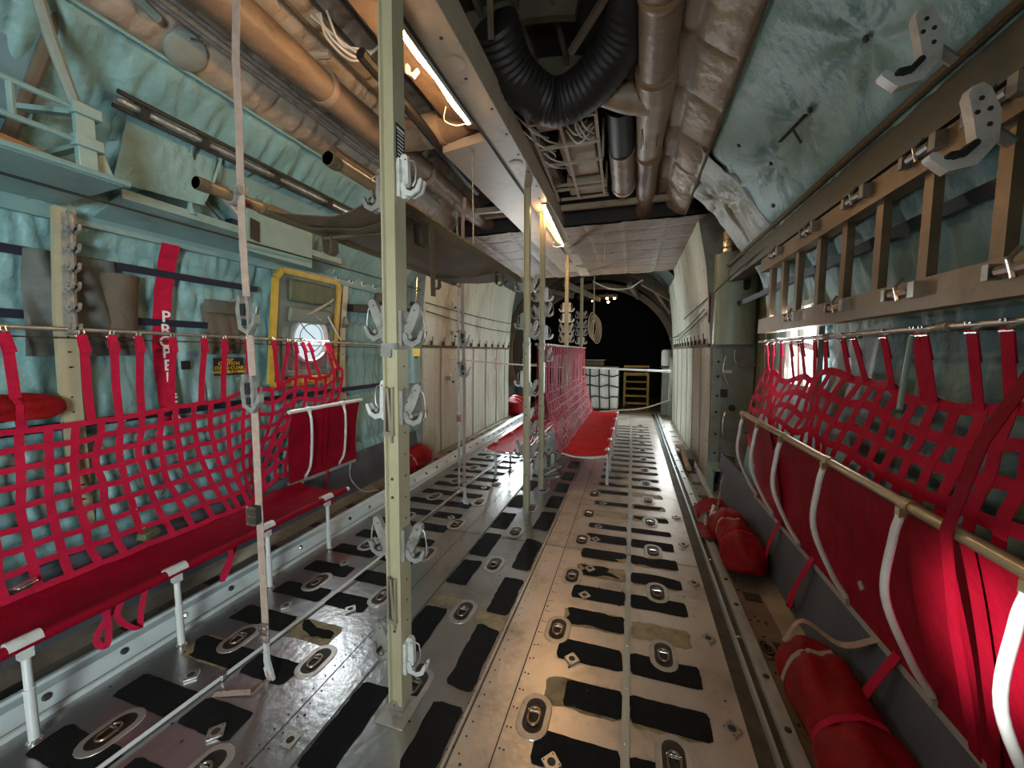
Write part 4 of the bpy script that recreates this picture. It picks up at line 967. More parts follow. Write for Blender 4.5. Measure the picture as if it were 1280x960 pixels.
b = MB(); b.hexa([(-1.335, -.3, 2.19), (-1.335, 1.04, 2.15), (-1.64, 1.04, 2.15), (-1.64, -.3, 2.19), (-1.345, -.3, 2.36), (-1.345, 1.04, 2.165), (-1.65, 1.04, 2.165), (-1.65, -.3, 2.36)]); tag(b.build('varnished_board', ORANGE), 'varnished orange-brown board lying on the overhead rack', 'board')
b = MB(); b.hexa([(-1.62, -.2, 2.36), (-1.60, 1.03, 2.36), (-1.64, 1.03, 2.36), (-1.66, -.2, 2.36), (-1.38, -.2, 2.86), (-1.34, 1.03, 2.86), (-1.38, 1.03, 2.88), (-1.42, -.2, 2.88)]); tag(b.build('blue_panel', BLUEP), 'large smooth blue-grey panel leaning above the overhead rack at the upper left', 'panel')
ztube('support_tube', 'pale tube rising from the overhead rack to the ceiling liner', 'tube', [(-1.31, 1.04, 2.39), (-1.30, .98, 2.6), (-1.28, .92, 2.85)], .02, GREY)
ztube('support_tube', 'brown tube crossing behind the overhead rack into the ceiling', 'tube', [(-1.66, .98, 2.28), (-1.50, 1.02, 2.55), (-1.30, 1.05, 2.85)], .024, FRAMEM)
t = thing('cover_disc', 'round grey cover plate on the beige ceiling liner at the upper left', 'cover', tuple(hp(50.5, 1.42, -1)))
q = hp(50.5, 1.42, -1, 1.93); b = MB(); b.lathe([(.085, -.06), (.092, -.03), (.088, 0), (.07, .012), (.03, .014)], q, hn(50.5, -1), 24); b.build('lid', GREY, t)
b = MB(); b.bar(q + V((.06, -.02, .03)), q + V((.075, .03, .05)), .012, .01); b.build('latch', STEEL, t)
ztube('curtain_pole', 'short grey pole stub poking from the beige liner at the upper left', 'pole', [(-1.15, .98, 2.92), (-1.16, 1.12, 2.90), (-1.18, 1.28, 2.87)], .022, GREY)
ztube('roller_tube', 'shiny brown roller tube on the beige liner beside the nearest post', 'tube', [(-1.20, 2.34, 2.82), (-1.20, 2.7, 2.82), (-1.2, 3.0, 2.82)], .032, LADDER, 12)
for r, dg, lab in ((.012, 55.5, 'upper silver pipe along the beige ceiling liner on the left'), (.010, 54, 'lower thin pipe along the beige ceiling liner on the left')):
    ztube('ceiling_pipe', lab, 'pipe', [hp(dg, -.5 + .6 * i, -1, 1.91 - .006 * (i % 2)) for i in range(8)], r, BRK)
# ================================================================ ceiling: beam, strip lights, ducts
bm_ = thing('ceiling_beam', 'tan box beam running overhead along the centre of the hold', 'beam', (0, 3, 2.74))
b = MB(); b.box((.0225, 3.1, 2.83), (.165, 7.8, .17)); b.build('girder', BEAM, bm_, bevel=.004)
b = MB(); b.hexa([(-.40, 2.46, 2.742), (-.06, 2.40, 2.742), (-.06, 6.6, 2.742), (-.30, 6.6, 2.742), (-.40, 2.46, 2.80), (-.06, 2.40, 2.80), (-.06, 6.6, 2.80), (-.30, 6.6, 2.80)]); b.build('side_trough', BEAM, bm_)
b = MB(); b.hexa([(-.31, -.6, 2.86), (-.062, -.6, 2.80), (-.062, 2.4, 2.80), (-.31, 2.4, 2.86), (-.31, -.6, 2.87), (-.062, -.6, 2.81), (-.062, 2.4, 2.81), (-.31, 2.4, 2.87)]); b.build('side_web', DUCT, bm_)
b = MB()
for y in [.3 + .26 * i for i in range(24)]: b.lathe([(.009, 0), (.007, -.003)], (.06 + .02 * (-1) ** int(y * 7), y, 2.745), n=8)
b.build('fastener_holes', SEAM, bm_)
for y in (1.75, 2.75): b = MB(); b.lathe([(.045, .0), (.05, -.004), (.03, -.006)], (.03, y, 2.745), n=18); o = b.build('cover_plate', BEAM, bm_)
b = MB(); b.tube([(-.055, -.6 + .5 * i, 2.739 - .004 * (i % 2)) for i in range(14)], .007, 6); b.build('edge_cable', SEAM, bm_)
def led(y0, y1, x0, x1, z, lab, seed):
    t = thing('led_strip', lab, 'light', ((x0 + x1) / 2, (y0 + y1) / 2, z), 'led strips under the ceiling beam')
    P = [(x0 + (x1 - x0) * i / 16 + .004 * math.sin(i * .9 + seed), y0 + (y1 - y0) * i / 16, z - .003 * math.sin(i * .55 + seed)) for i in range(17)]
    b = MB(); b.tube(P, .012, 8); b.build('tube', LEDM, t)
    b = MB(); b.bar((x0, y0 - .02, z + .022), (x1, y1 + .02, z + .022), .036, .008); b.bar((x0 + .017, y0 - .02, z + .009), (x1 + .017, y1 + .02, z + .009), .003, .030); b.build('channel_strip', BRKW, t)
    b = MB(); b.tube(bez([(x1, y1, z), (x1 - .06, y1 - .03, z - .02), (x1 - .11, y1 - .08, z - .01), (x1 - .07, y1 - .14, z + .02)], 5), .003, 6); b.build('lead_wire', WIREW, t)
led(1.40, 2.15, -.082, -.078, 2.714, 'bright nearest LED strip along the left edge of the ceiling beam', .5)
led(3.55, 4.85, .06, .0, 2.712, 'farther short LED strip on the ceiling beam above the far posts', 1.5)
led(-.95, -.2, -.082, -.078, 2.714, 'LED strip on the ceiling beam behind the camera position', 2.5)
t = thing('clip', 'small pale clip hanging beside the nearest LED strip', 'clip', (-.2, 1.7, 2.75))
b = MB(); b.prism(ribbon([(0, .02), (.0, -.01), (.03, -.03), (.055, -.01)], [.016, .018, .018, .01]), (-.2, 1.72, 2.74), (1, 0, 0), (0, 0, 1), .02); b.build('hook', BRKW, t)
t = thing('air_duct', 'thick brown wrapped air duct along the left of the ceiling', 'duct', (-.88, 2.5, 2.98))
P = [(-.885 + .006 * i, -.6 + .5 * i, 2.90 + .008 * math.sin(i * 2)) for i in range(11)]
b = MB(); b.tube(P, [.088 + .005 * math.sin(i * 2.3) for i in range(11)], 20); b.build('wrapped_pipe', DUCT, t)
b = MB(); b.tube(bez([(-.85, 2.42, 2.90), (-.6, 2.44, 2.88), (-.35, 2.42, 2.88), (-.20, 2.40, 2.90)], 5), .095, 18); b.build('branch', DUCT, t)
b = MB(); b.tube([(-.50, 2.435, 2.882), (-.36, 2.425, 2.88)], .102, 18); b.build('branch_sleeve', DUCT2, t)
for y in (.9, 1.9, 3.0, 3.8):
    b = MB(); b.lathe([(.094, -.02), (.098, 0), (.094, .02)], (-.885 + .012 * (y + .6), y, 2.90), (0, 1, .0), 20); b.build('joint_band', DUCT2, t)
t = thing('flexible_hose', 'large black ribbed hose swooping across the dark ceiling', 'hose', (.35, 2.5, 2.95))
P = bez([(.13, 2.02, 3.10), (.17, 2.25, 2.99), (.34, 2.46, 2.93), (.56, 2.42, 2.95), (.76, 2.25, 3.05), (.85, 2.0, 3.15)], 14)
b = MB(); b.tube(P, [.125 + .007 * (i % 2) for i in range(len(P))], 22); b.build('ribbed_sleeve', HOSE, t)
t = thing('air_duct', 'long tan wrapped air duct along the right of the ceiling', 'duct', (.95, 2.5, 2.95))
b = MB(); b.tube([(.93, -.8, 2.97), (.93, .8, 2.97), (.945, 2.0, 2.965), (.95, 2.45, 2.96)], .098, 22); b.build('near_section', DUCT, t)
b = MB(); b.tube(bez([(.95, 2.35, 2.97), (.95, 2.6, 2.96), (.945, 2.9, 2.96), (.94, 3.3, 2.96)], 5), [.100, .108, .112, .114, .112, .11, .108, .106, .105, .103, .1, .098, .096, .095, .095, .095][:16], 22); b.build('elbow_section', DUCT2, t)
b = MB(); b.tube(bez([(.92, 2.62, 2.95), (.80, 2.60, 2.95), (.68, 2.55, 2.96), (.54, 2.48, 2.98)], 5), [.100 - .0035 * i for i in range(16)], 20); b.build('side_branch', DUCT2, t)
b = MB(); b.tube([(.94, 3.3, 2.95), (.94, 4.1, 2.94), (.94, 4.6, 2.84)], .085, 20); b.build('far_section', DUCT, t)
for y, r in ((1.9, .106), (2.42, .112), (3.32, .102), (4.0, .091)):
    b = MB(); b.lathe([(r - .006, -.022), (r, -.012), (r, .012), (r - .006, .022)], (.943, y, 2.963 if y < 3 else 2.945), (0, 1, 0), 22); b.build('joint_band', PIPE, t)
for y in (1.62, 2.95):
    b = MB(); 
    for k in range(4): b.bar((.88 + .035 * k, y - .12, 2.875), (.88 + .035 * k, y + .12, 2.870), .006, .008)
    b.build('lacing', SEAM, t)
t = thing('air_duct', 'stubby dark duct hanging between the equipment rack and the long tan duct', 'duct', (.74, 3.3, 2.95))
b = MB(); b.cyl((.74, 2.75, 3.02), (.74, 3.25, 2.97), .095, 20); b.build('black_sleeve', HOSE, t); b = MB(); b.cyl((.74, 3.22, 2.97), (.74, 3.85, 2.93), .10, 20); b.build('tan_section', DUCT, t)
b = MB(); b.lathe([(.104, -.03), (.108, 0), (.104, .03)], (.74, 3.82, 2.932), (0, 1, 0), 20); b.build('joint_band', DUCT2, t)
t = thing('equipment_rack', 'tan metal equipment rack with boxes hung beneath the dark ceiling crown', 'rack', (.37, 3.1, 2.88))
b = MB()
for x in (.16, .36, .60): b.bar((x, 2.45, 2.93), (x - .04, 3.95, 2.91), .022, .022)
for y in (2.62, 2.95, 3.22, 3.62, 3.72, 3.95): b.bar((.14, y, 2.915), (.60, y, 2.915), .022, .022)
for x, y in ((.60, 2.5), (.6, 3.2), (.58, 3.9), (.16, 2.9)): b.bar((x, y, 2.915), (x, y, 3.2), .018, .018)
b.build('frame', BEAM, t)
for x0, x1, y0, y1, z in ((.18, .36, 2.50, 2.80, 2.95), (.28, .55, 3.0, 3.55, 2.95), (.24, .56, 3.68, 3.92, 2.93)):
    b = MB(); b.box(((x0 + x1) / 2, (y0 + y1) / 2, z + .07), (x1 - x0, y1 - y0, .14)); b.build('equipment_box', BEAM, t, bevel=.008)
b = MB(); b.box((.12, 3.35, 2.99), (.16, .9, .12)); b.lathe([(.03, 0), (.034, -.02), (.02, -.035)], (.17, 3.55, 2.93), n=14); b.build('valve_block', FRAMEM, t)
b = MB()
for k in range(7): b.tube(bez([(.42 + rnd(-.1, .1), 2.6 + rnd(-.1, .3), 2.95), (.50 + rnd(-.06, .06), 2.75 + rnd(-.1, .2), 2.90), (.56 + rnd(-.04, .04), 2.85 + rnd(-.2, .2), 2.97)], 6), .007, 6)
for k in range(6): b.tube(bez([(.1 + rnd(-.04, .04), 2.6 + k * .1, 2.98), (.2 + rnd(-.05, .05), 2.7 + k * .1, 2.90), (.26 + rnd(-.04, .04), 2.9 + k * .1, 2.96)], 6), .006, 6)
b.build('wiring', WIREW, t)
t = thing('cable_bundle', 'loops of white cable hanging from the beige ceiling liner beside the nearest post', 'cables', (-.6, 1.8, 3.0))
for k in range(4):
    b = MB(); b.tube(bez([(-.70 + .02 * k * (-1) ** k, 1.72, 3.12), (-.70 + .03 * k, 1.76 + .012 * k, 3.03 - .01 * k), (-.62 + .03 * k, 1.84, 2.985 + rnd(-.03, .02)), (-.52, 1.88 + .01 * k, 3.0 + .012 * k), (-.45, 1.90, 3.06)], 6), .0065, 6); b.build('cable', WIREW, t)
ztube('curtain_rod', 'tan rod across the liner below the looping white cables', 'rod', [(-1.05, 1.72, 2.99), (-.9, 1.76, 2.985), (-.72, 1.80, 2.98)], .02, BEAM)
for k, (a, x) in enumerate(((65.5, 0), (68.5, 0), (72, 0), (76, 0))):
    ztube('fuel_line', f'{ORD[k]} thin dark pipe above the left air duct counting from the duct', 'pipe', [hp(a, -.6 + .55 * i, -1, 1.925) for i in range(9)], .010, FRAMEM)
for k, (a, r) in enumerate(((60, .016), (66, .012))):
    ztube('fuel_line', ('brown pipe clamped along the right beige liner, lower of two', 'brown pipe clamped along the right beige liner, upper of two')[k], 'pipe', [hp(a, -.6 + .55 * i, 1, 1.90 - .005 * (i % 2)) for i in range(9)], r, FRAMEM)
    for y in (1.5, 2.3, 3.0): b = MB(); b.sphere(hp(a, y, 1, 1.89), .024, 6); tag(b.build('pipe_clamp', SEAM), f'black clamp on the {("lower", "upper")[k]} brown pipe of the right liner, {ORD[int(y * 1.3) - 1]} along', 'clamp')
for k, (y, z, x0, x1) in enumerate(((3.84, 2.86, -1.0, -.1), (4.12, 2.90, -.9, 1.45))):
    t = tag(MB().bar((x0, y, z), (x1, y + .05, z), .05, .05).build('cross_tube', BEAM), ('tan cross tube under the ceiling left of the beam', 'tan cross tube spanning the ceiling behind the tan duct')[k], 'tube')
for k, (p, q) in enumerate((((.14, 1.5, 3.0), (.40, 1.75, 3.1)), ((.14, 1.95, 2.98), (.36, 1.3, 3.12)), ((.16, 2.6, 2.95), (.30, 2.35, 3.1)), ((.72, 2.0, 3.1), (.50, 2.2, 3.0)))):
    tag(MB().bar(p, q, .03, .03).build('frame_brace', FRAMEM), ('diagonal brace in the dark crown right of the beam, nearest', 'steep brace in the dark crown crossing the nearest one', 'short brace under the black hose at the beam', 'brace in the dark crown above the black hose')[k], 'brace')
ztube('flex_bundle', 'bundle of dark flexible lines lying along the left air duct by the stretcher', 'cables', [(-.45, 1.7, 2.86), (-.42, 2.2, 2.80), (-.45, 2.8, 2.78), (-.5, 3.3, 2.82)], .03, HOSE)
for k, (x, y, z0) in enumerate(((-.20, 2.5, 2.0), (.52, 4.7, 2.45))):
    tag(MB().cyl((x, y, z0), (x, y, 2.95), .005, 6).build('thin_rod', BRK), ('thin rod hanging over the inner stretcher pole', 'thin cord hanging under the wing box quilting')[k], 'rod')
LONGR = mat('olive_longeron', (.105, .095, .062), .5, .1, .15, 6, .05, 40, (.07, .055, .035), 6, .6)
# ================================================================ right wall: ladder and hooks
lad = thing('stowed_ladder', 'aluminium ladder stowed sideways along the right wall', 'ladder', (1.77, 1.9, 1.53))  # aluminium; the brown of rails and rungs stands in for warm light
for z0, z1, nm in ((1.975, 2.065, 'rail'), (1.535, 1.635, 'rail')):
    b = MB(); b.prism([(1.735, z0), (1.735, z1), (1.80, z1), (1.80, z1 - .012), (1.75, z1 - .012), (1.75, z0 + .012), (1.80, z0 + .012), (1.80, z0)], (0, 1.72, 0), (1, 0, 0), (0, 0, 1), 3.1); b.build(nm, LADDER, lad)
for y in (3.135, 2.91, 2.684, 2.409, 2.155, 1.896, 1.636, 1.361, 1.09, .83, .57):
    b = MB(); b.prism([(-.022, -.012), (.022, -.012), (.022, .016), (.008, .024), (-.008, .024), (-.022, .016)], (1.772, y, 1.805), (0, 1, 0), (1, 0, 0), .36); b.build('rung', LADDER, lad)
for y, z in ((1.24, 1.63), (1.66, 1.63), (2.10, 1.63), (2.62, 1.63), (2.0, 2.065), (2.45, 2.065), (1.62, 2.065), (2.95, 2.065), (1.36, 2.065)):
    b = MB(); b.tube([(1.722, y - .05, z - .03), (1.722, y + .05, z - .03)], .014, 8); b.box((1.722, y - .075, z - .03), (.03, .03, .05)); b.box((1.722, y + .07, z - .03), (.03, .02, .04)); o = b.build('clamp', BRK if z > 2 else STEEL, lad)
    b = MB(); b.tube([(1.715, y, z - .055), (1.71, y + .01, z - .01), (1.73, y + .012, z + .02)], .006, 6); b.build('clamp_lever', STEEL, o)
struct(along(1, [(1.742, 2.085), (1.735, 2.19), (1.75, 2.225), (1.80, 2.24), (1.90, 2.1)], -1, 4.3, '', 0), 'trim_wall_longeron', LONGR)
b = MB(); b.tube([hp(27.3, -1 + .5 * i, 1, 1.955) for i in range(12)], .016, 8); struct(b, 'trim_liner_edge', OLIVE)
for (y, dg), up, lab in (((1.42, 27.6), (.35, .2, .9), 'large white litter hook fixed above the ladder on the right liner'), ((1.30, 18.6), (.45, .1, .9), 'large white litter hook fixed in front of the near end of the ladder')):
    q = hp(dg, y, 1, 1.84 if dg > 20 else 1.78); t = thing('wall_hook', lab, 'hook', tuple(q)); k = 1.2
    ax = V((-.93, 0, -.2)).normalized(); uz = V((.0, 0, 1)) + V((.22, 0, 0)); uz = (uz - ax * uz.dot(ax)).normalized()
    sc = lambda P: [(x * k, y_ * k) for x, y_ in P]
    b = MB(); b.prism(sc(ribbon([(.01, .10), (.005, .05), (.012, .0), (.04, -.03), (.075, -.03), (.098, -.0)], [.036, .044, .036, .026, .022, .016])), q, ax, uz, .03); b.mi = 1
    for pp in ((.01, .085), (.0, .06), (.02, .06), (.005, .03)): b.cyl(q + ax * pp[0] * k + uz * pp[1] * k + V((0, -.0165, 0)), q + ax * pp[0] * k + uz * pp[1] * k + V((0, .016, 0)), .006, 6)
    b.build('hook_body', [BRKW, SEAM], t)
    b = MB(); b.prism(sc(ribbon([(.035, .0), (.055, -.014), (.078, -.010)], [.014, .014, .012])), q + V((0, -.01, 0)), ax, uz, .035)
    b.build('rubber_pad', BLACK, t)
    b = MB(); b.tube([q + uz * .05 * k + V((0, .02, 0)), q + V((.06, .03, -.0))], .014, 8); b.build('mount', BRK, t)
t = thing('quilt_toggle', 'black T-shaped toggle tie on the right teal liner', 'toggle', tuple(hp(36, 2.34, 1)))
b = MB(); b.bar(hp(35.2, 2.13, 1, 1.925), hp(36.0, 2.40, 1, 1.925), .016, .008); b.bar(hp(35.7, 2.26, 1, 1.925), hp(33.2, 2.274, 1, 1.925), .010, .006); b.build('toggle', SEAM, t)
for k, (dg, y) in enumerate(((35.2, 1.73), (35.3, 2.12), (35.3, 2.63), (43, 1.66), (30, 2.9), (42, 2.75), (31, 1.25))):
    b = MB(); b.lathe([(.013, 0), (.012, .006), (.005, .009)], hp(dg, y, 1, 1.965 if k == 0 else 1.945), hn(dg, 1), 10)
    tag(b.build('quilt_button', SEAM), f'black quilt button on the right teal liner, {ORD[k]} of seven', 'button')
win2 = bpy.data.objects.new('window_2', None); COL.objects.link(win2); win2['kind'] = 'structure'; ORG[win2.name] = V((0, 0, 0))
W2 = V((1.905, 2.95, 1.44))
b = MB(); b.box(W2 + V((.012, 0, 0)), (.004, .46, .50)); b.build('pane', GLASSW, win2)
b = MB()
for p, q in (((-.25, -.27), (.25, -.27)), ((-.25, .27), (.25, .27)), ((-.25, -.27), (-.25, .27)), ((.25, -.27), (.25, .27)), ((-.02, -.27), (.05, .27)), ((-.25, -.02), (.25, .04))): b.bar(W2 + V((0, p[0], p[1])), W2 + V((0, q[0], q[1])), .035, .03, (1, 0, 0))
b.build('window_frame', GREY, win2)
# ================================================================ fittings on the ends of the wheel wells
t = thing('fairing_column', 'pale green rounded fairing on the right wheel well end, with a dark slot', 'fairing', (1.84, 4.4, 1.47))
b = MB(); b.grid(lambda u, v: (1.635 + .385 * (1 - math.cos(PI * u)) / 2, 4.44 - .13 * math.sin(PI * u) ** .7, 1.475 + .905 * v), 30, 6); b.build('shell', FAIR, t)
b = MB(); b.box((1.825, 4.40, 1.48), (.37, .08, .01)); b.box((1.825, 4.40, 2.378), (.37, .1, .01)); b.build('end_cap', GREY, t)
b = MB(); b.prism(stadium(.115, .028), (1.90, 4.306, 2.14), (1, 0, 0), (.0, 0, 1), .02); b.build('slot', SEAM, t)
t = thing('duct_stub', 'short ringed metal duct stub on top of the pale green fairing', 'duct', (1.80, 4.42, 2.39))
b = MB(); b.lathe([(.10, 0), (.10, .04), (.108, .045), (.10, .05), (.10, .11), (.108, .115), (.10, .12), (.10, .2), (.112, .205), (.1, .22)], (1.78, 4.42, 2.385), n=24); b.build('ringed_pipe', STEEL, t)
t = thing('access_panel', 'teal equipment panel with pipes under the pale green fairing', 'panel', (1.85, 4.4, .1))
b = MB(); b.box((1.85, 4.425, .80), (.36, .03, 1.3)); b.box((1.70, 4.41, .8), (.09, .02, 1.28)); b.build('plate', GREY, t, bevel=.004)
b = MB()
for z in (.35, .55, .78, .95, 1.15, 1.3): b.cyl((1.70, 4.395, z), (1.70, 4.402, z), .014, 8)
b.build('fasteners', SEAM, t)
b = MB(); b.box((1.79, 4.405, 1.2), (.075, .006, .03)); b.build('placard', PAPER, t)
for P, r in (([(1.84, 4.38, 1.42), (1.84, 4.36, 1.33), (1.88, 4.36, 1.26), (2.0, 4.37, 1.26), (2.06, 4.38, 1.32)], .012), ([(1.78, 4.38, .78), (1.76, 4.36, .70), (1.77, 4.36, .55), (1.85, 4.36, .52), (2.0, 4.36, .50)], .014), ([(1.75, 4.37, .28), (1.78, 4.36, .34), (1.95, 4.36, .33)], .014), ([(1.76, 4.38, 1.36), (1.74, 4.37, 1.2), (1.80, 4.37, 1.05)], .01)):
    b = MB(); b.tube(bez(P, 5), r, 8); b.build('pipe', STEEL, t)
b = MB(); b.box((1.76, 4.39, .98), (.06, .04, .08)); b.lathe([(.03, 0), (.03, .04)], (1.84, 4.41, .83), (0, -1, 0), 14); b.build('valve', SEAM, t)
ztube('release_handle', 'slim red release rod at the corner of the right wheel well wall', 'handle', [(1.60, 4.42, 2.0), (1.60, 4.41, 1.85), (1.60, 4.42, 1.7)], .009, REDBAG)
ztube('control_cable', 'dark cable running from the right wheel well over the fairing to the ladder', 'cable', [(1.52, 5.8, 1.85), (1.60, 4.42, 1.97), (1.72, 3.6, 2.12), (1.76, 2.6, 2.15), (1.78, 1.4, 2.2)], .007, SEAM)
ztube('control_cable', 'second dark cable dipping along the right wheel well wall', 'cable', [(1.58, 8.2, 1.62), (1.56, 6.5, 1.62), (1.58, 4.45, 1.80)], .007, SEAM)
t = thing('floor_locker', 'small pale green locker with an open dark front below the teal panel', 'box', (1.78, 4.2, 0))
b = MB(); b.box((1.78, 4.25, .245), (.30, .30, .015)); b.box((1.64, 4.25, .13), (.015, .30, .24)); b.box((1.925, 4.25, .13), (.015, .3, .24)); b.box((1.78, 4.39, .13), (.3, .015, .24)); b.build('case', TEALP, t)
b = MB(); b.box((1.78, 4.22, .06), (.24, .2, .10)); b.build('contents', SEAM, t)
t = thing('canvas_roll', 'crumpled tan canvas slumped behind the far end of the folded right bench', 'canvas', (1.84, 3.9, .3))
def cr_(u, v): a = 2 * PI * u; r = .09 + .025 * nz(u * 6, v * 5, 3); return (1.82 + r * math.cos(a) + .05 * v, 3.75 + r * math.sin(a) * 1.2, .28 + .42 * v + .03 * nz(v * 5, u * 4))
b = MB(); b.grid(cr_, 20, 12); b.build('cloth', POUCH, t)
# left end
t = thing('fairing_column', 'pale teal rounded housing on the left wheel well end beside the nearest post', 'fairing', (-1.75, 4.15, 1.1))
b = MB(); b.grid(lambda u, v: (-1.645 - .30 * (1 - math.cos(PI * u)) / 2, 4.215 - .12 * math.sin(PI * u) ** .7, 1.02 + .46 * v), 24, 4); b.build('shell', TEALP, t)
b = MB(); b.box((-1.79, 4.17, 1.02), (.29, .08, .01)); b.box((-1.79, 4.17, 1.478), (.29, .08, .01)); b.build('end_cap', GREY, t)
b = MB(); b.box((-1.675, 4.135, 1.38), (.07, .006, .11)); b.build('placard', BLACK, t)
t = thing('wall_instrument', 'cluster of dark valves and pipes on the left wheel well end above the housing', 'valve', (-1.75, 4.15, 1.5))
b = MB()
for P in ([(-1.66, 4.19, 2.3), (-1.66, 4.15, 2.0), (-1.7, 4.15, 1.75)], [(-1.72, 4.19, 2.3), (-1.73, 4.15, 1.9), (-1.69, 4.14, 1.6)], [(-1.82, 4.15, 1.95), (-1.74, 4.12, 1.85), (-1.66, 4.15, 1.78)]): b.tube(bez(P, 5), .011, 6)
b.build('pipes', STEEL, t); b = MB()
for x, z in ((-1.70, 1.98), (-1.77, 1.90), (-1.68, 1.80), (-1.75, 1.66)): b.sphere((x, 4.15, z), .032, 6); b.box((x, 4.17, z - .03), (.03, .04, .07))
b.build('valve_bodies', SEAM, t)
t = thing('stowed_headrest', 'dark folded headrest arm on the left wall by the flat stanchion', 'arm', (-1.8, 3.6, 1.85))
b = MB(); b.hexa([(-1.86, 3.20, 1.80), (-1.78, 3.20, 1.80), (-1.78, 3.85, 1.83), (-1.86, 3.85, 1.83), (-1.86, 3.2, 1.87), (-1.78, 3.2, 1.87), (-1.78, 3.85, 1.93), (-1.86, 3.85, 1.93)]); b.build('arm', BLACK, t); b = MB(); b.box((-1.82, 3.72, 1.99), (.08, .26, .12)); b.build('cushion', BAGM, t, bevel=.03)
t = thing('red_placard', 'small red placard on the far part of the left wheel well wall', 'sign', (-1.62, 6.9, 1.1))
b = MB(); b.box((-1.632, 6.92, 1.17), (.006, .09, .26)); pl = b.build('plate', PAPER, t)
b = MB(); b.box((-1.628, 6.92, 1.17), (.004, .075, .245)); b.build('red_field', PINKM, pl)
text('7', .09, WTEXT, t, (-1.6255, 6.92, 1.22), (0, 1, 0), (0, 0, 1), 'marking'); text('I', .09, WTEXT, t, (-1.6255, 6.92, 1.13), (0, 1, 0), (0, 0, 1), 'marking')
for k, (y, z, lab) in enumerate(((5.0, 2.02, 'white litter hook hanging high on the left wheel well wall'), (5.0, 1.62, 'white litter hook hanging halfway down the left wheel well wall'), (4.9, .98, 'white hook hanging low on the left wheel well wall'))):
    t = thing('wall_hook', lab, 'hook', (-1.58, y, z)); c = V((-1.57, y, z)); b = MB()
    b.prism([(x * 1.1, q * 1.1) for x, q in ribbon([(.0, .10), (.0, .02), (.03, -.02), (.07, -.02), (.09, .02)], [.03, .036, .024, .022, .014])], c, (1, 0, 0), (0, 0, 1), .02); b.build('hook_body', BRKW, t)
    b = MB(); b.cyl(c + V((.03, -.012, .0)), c + V((.03, .012, .0)), .015, 8); b.build('pad', BLACK, t); b = MB(); b.box(c + V((-.03, 0, .05)), (.06, .04, .06)); b.build('mount', BRK, t)
t = thing('hanging_strap', 'thin pale strap hanging beside the left wheel well wall above the tie-down fitting', 'strap', (-1.0, 4.1, 0))
b = MB(); b.strap([(-.755, 3.4, .06), (-.76, 3.42, .5), (-.77, 3.45, 1.0), (-.775, 3.47, 1.6), (-.78, 3.5, 2.3), (-.8, 3.5, 2.82)], .02, (1, .3, 0), .003); b.build('webbing', BRK, t); b = MB(); b.box((-.75, 3.40, .03), (.09, .07, .05)); b.build('floor_fitting', STEEL, t); b = MB(); b.box((-.765, 3.43, .75), (.035, .03, .07)); b.build('buckle', STEEL, t)
# ================================================================ red bags on the ledges
def bag(p, q, r, lab, straps=(.3, .6), flap=True, name='red_duffel_bag'):
    p, q = V(p), V(q); ax = (q - p).normalized(); t = thing(name, lab, 'bag', tuple((p + q) / 2 - V((0, 0, r))))
    a = ax.cross(V((0, 0, 1))).normalized(); up = V((0, 0, 1))
    def fn(u, v):
        e = max(0, 1 - abs(2 * u - 1) ** 5) ** .5; an = 2 * PI * v
        rr = r * (.02 + .98 * e) * (1 + .26 * nz(u * 4, math.cos(an) * 1.6, math.sin(an) * 1.6 + r * 30) + .08 * abs(nz(u * 16, math.cos(an) * 5, math.sin(an) * 5 + r)) - sum(.10 * math.exp(-((u - s) / .03) ** 2) for s in straps))
        c, s_ = math.cos(an), math.sin(an)
        return p + (q - p) * u + a * rr * c + up * rr * (s_ if s_ > -.55 else -.55 + (s_ + .55) * .3)
    b = MB(); b.grid(fn, 60, 44); b.build('body', REDBAG, t)
    for s in straps:
        b = MB(); b.strap([V(fn(s, k / 20)) * 1 + (V(fn(s, k / 20)) - (p + (q - p) * s)).normalized() * .004 for k in range(21)], .024, ax, .003); b.build('cinch_strap', STRAP if s == straps[0] else REDW, t)
    if flap:
        b = MB(); b.grid(lambda u, v: q + a * (-.10 * u + .02) * (1 if a.x > 0 else -1) + ax * (-.05 - .26 * v) + up * (-r * .5 + .02 * nz(u * 4, v * 4)) + a * (-.12 * u) * (1 if a.x > 0 else -1), 8, 8, .006); b.build('loose_flap', REDBAG, t)
    return t
b1 = bag((1.565, 2.50, .115), (1.575, 3.30, .115), .12, 'red cylindrical duffel bag on the right ledge beside the wheel well', (.62, .35))
b = MB(); b.cyl((1.50, 3.28, .20), (1.47, 3.24, .12), .012, 8); b.lathe([(.028, 0), (.03, .01), (.02, .02)], (1.50, 3.20, .15), (-.3, -1, .2), 14); b.build('toggle', BRKW, b1)
t = thing('chain_tiedown', 'tangle of chain and pale toggles beyond the far end of the red duffel bag', 'chain', (1.55, 3.5, 0))
b = MB()
P = bez([(1.52, 3.28, .14), (1.56, 3.42, .2), (1.60, 3.56, .28), (1.64, 3.68, .34)], 5)
for i in range(len(P) - 1):
    m_ = (P[i] + P[i + 1]) / 2; d_ = (P[i + 1] - P[i]).normalized(); s_ = d_.cross(V((0, 0, 1))).normalized() if i % 2 else V((0, 0, 1))
    b.tube([m_ + d_ * .016, m_ + s_ * .009, m_ - d_ * .016, m_ - s_ * .009], .0045, 5, True)
b.build('chain', BRK, t)
for p_, q_ in (((1.45, 3.3, .10), (1.43, 3.2, .02)), ((1.55, 3.45, .04), (1.44, 3.36, .02))): b = MB(); b.cyl(p_, q_, .013, 8); b.build('toggle_bar', STRAP, t)
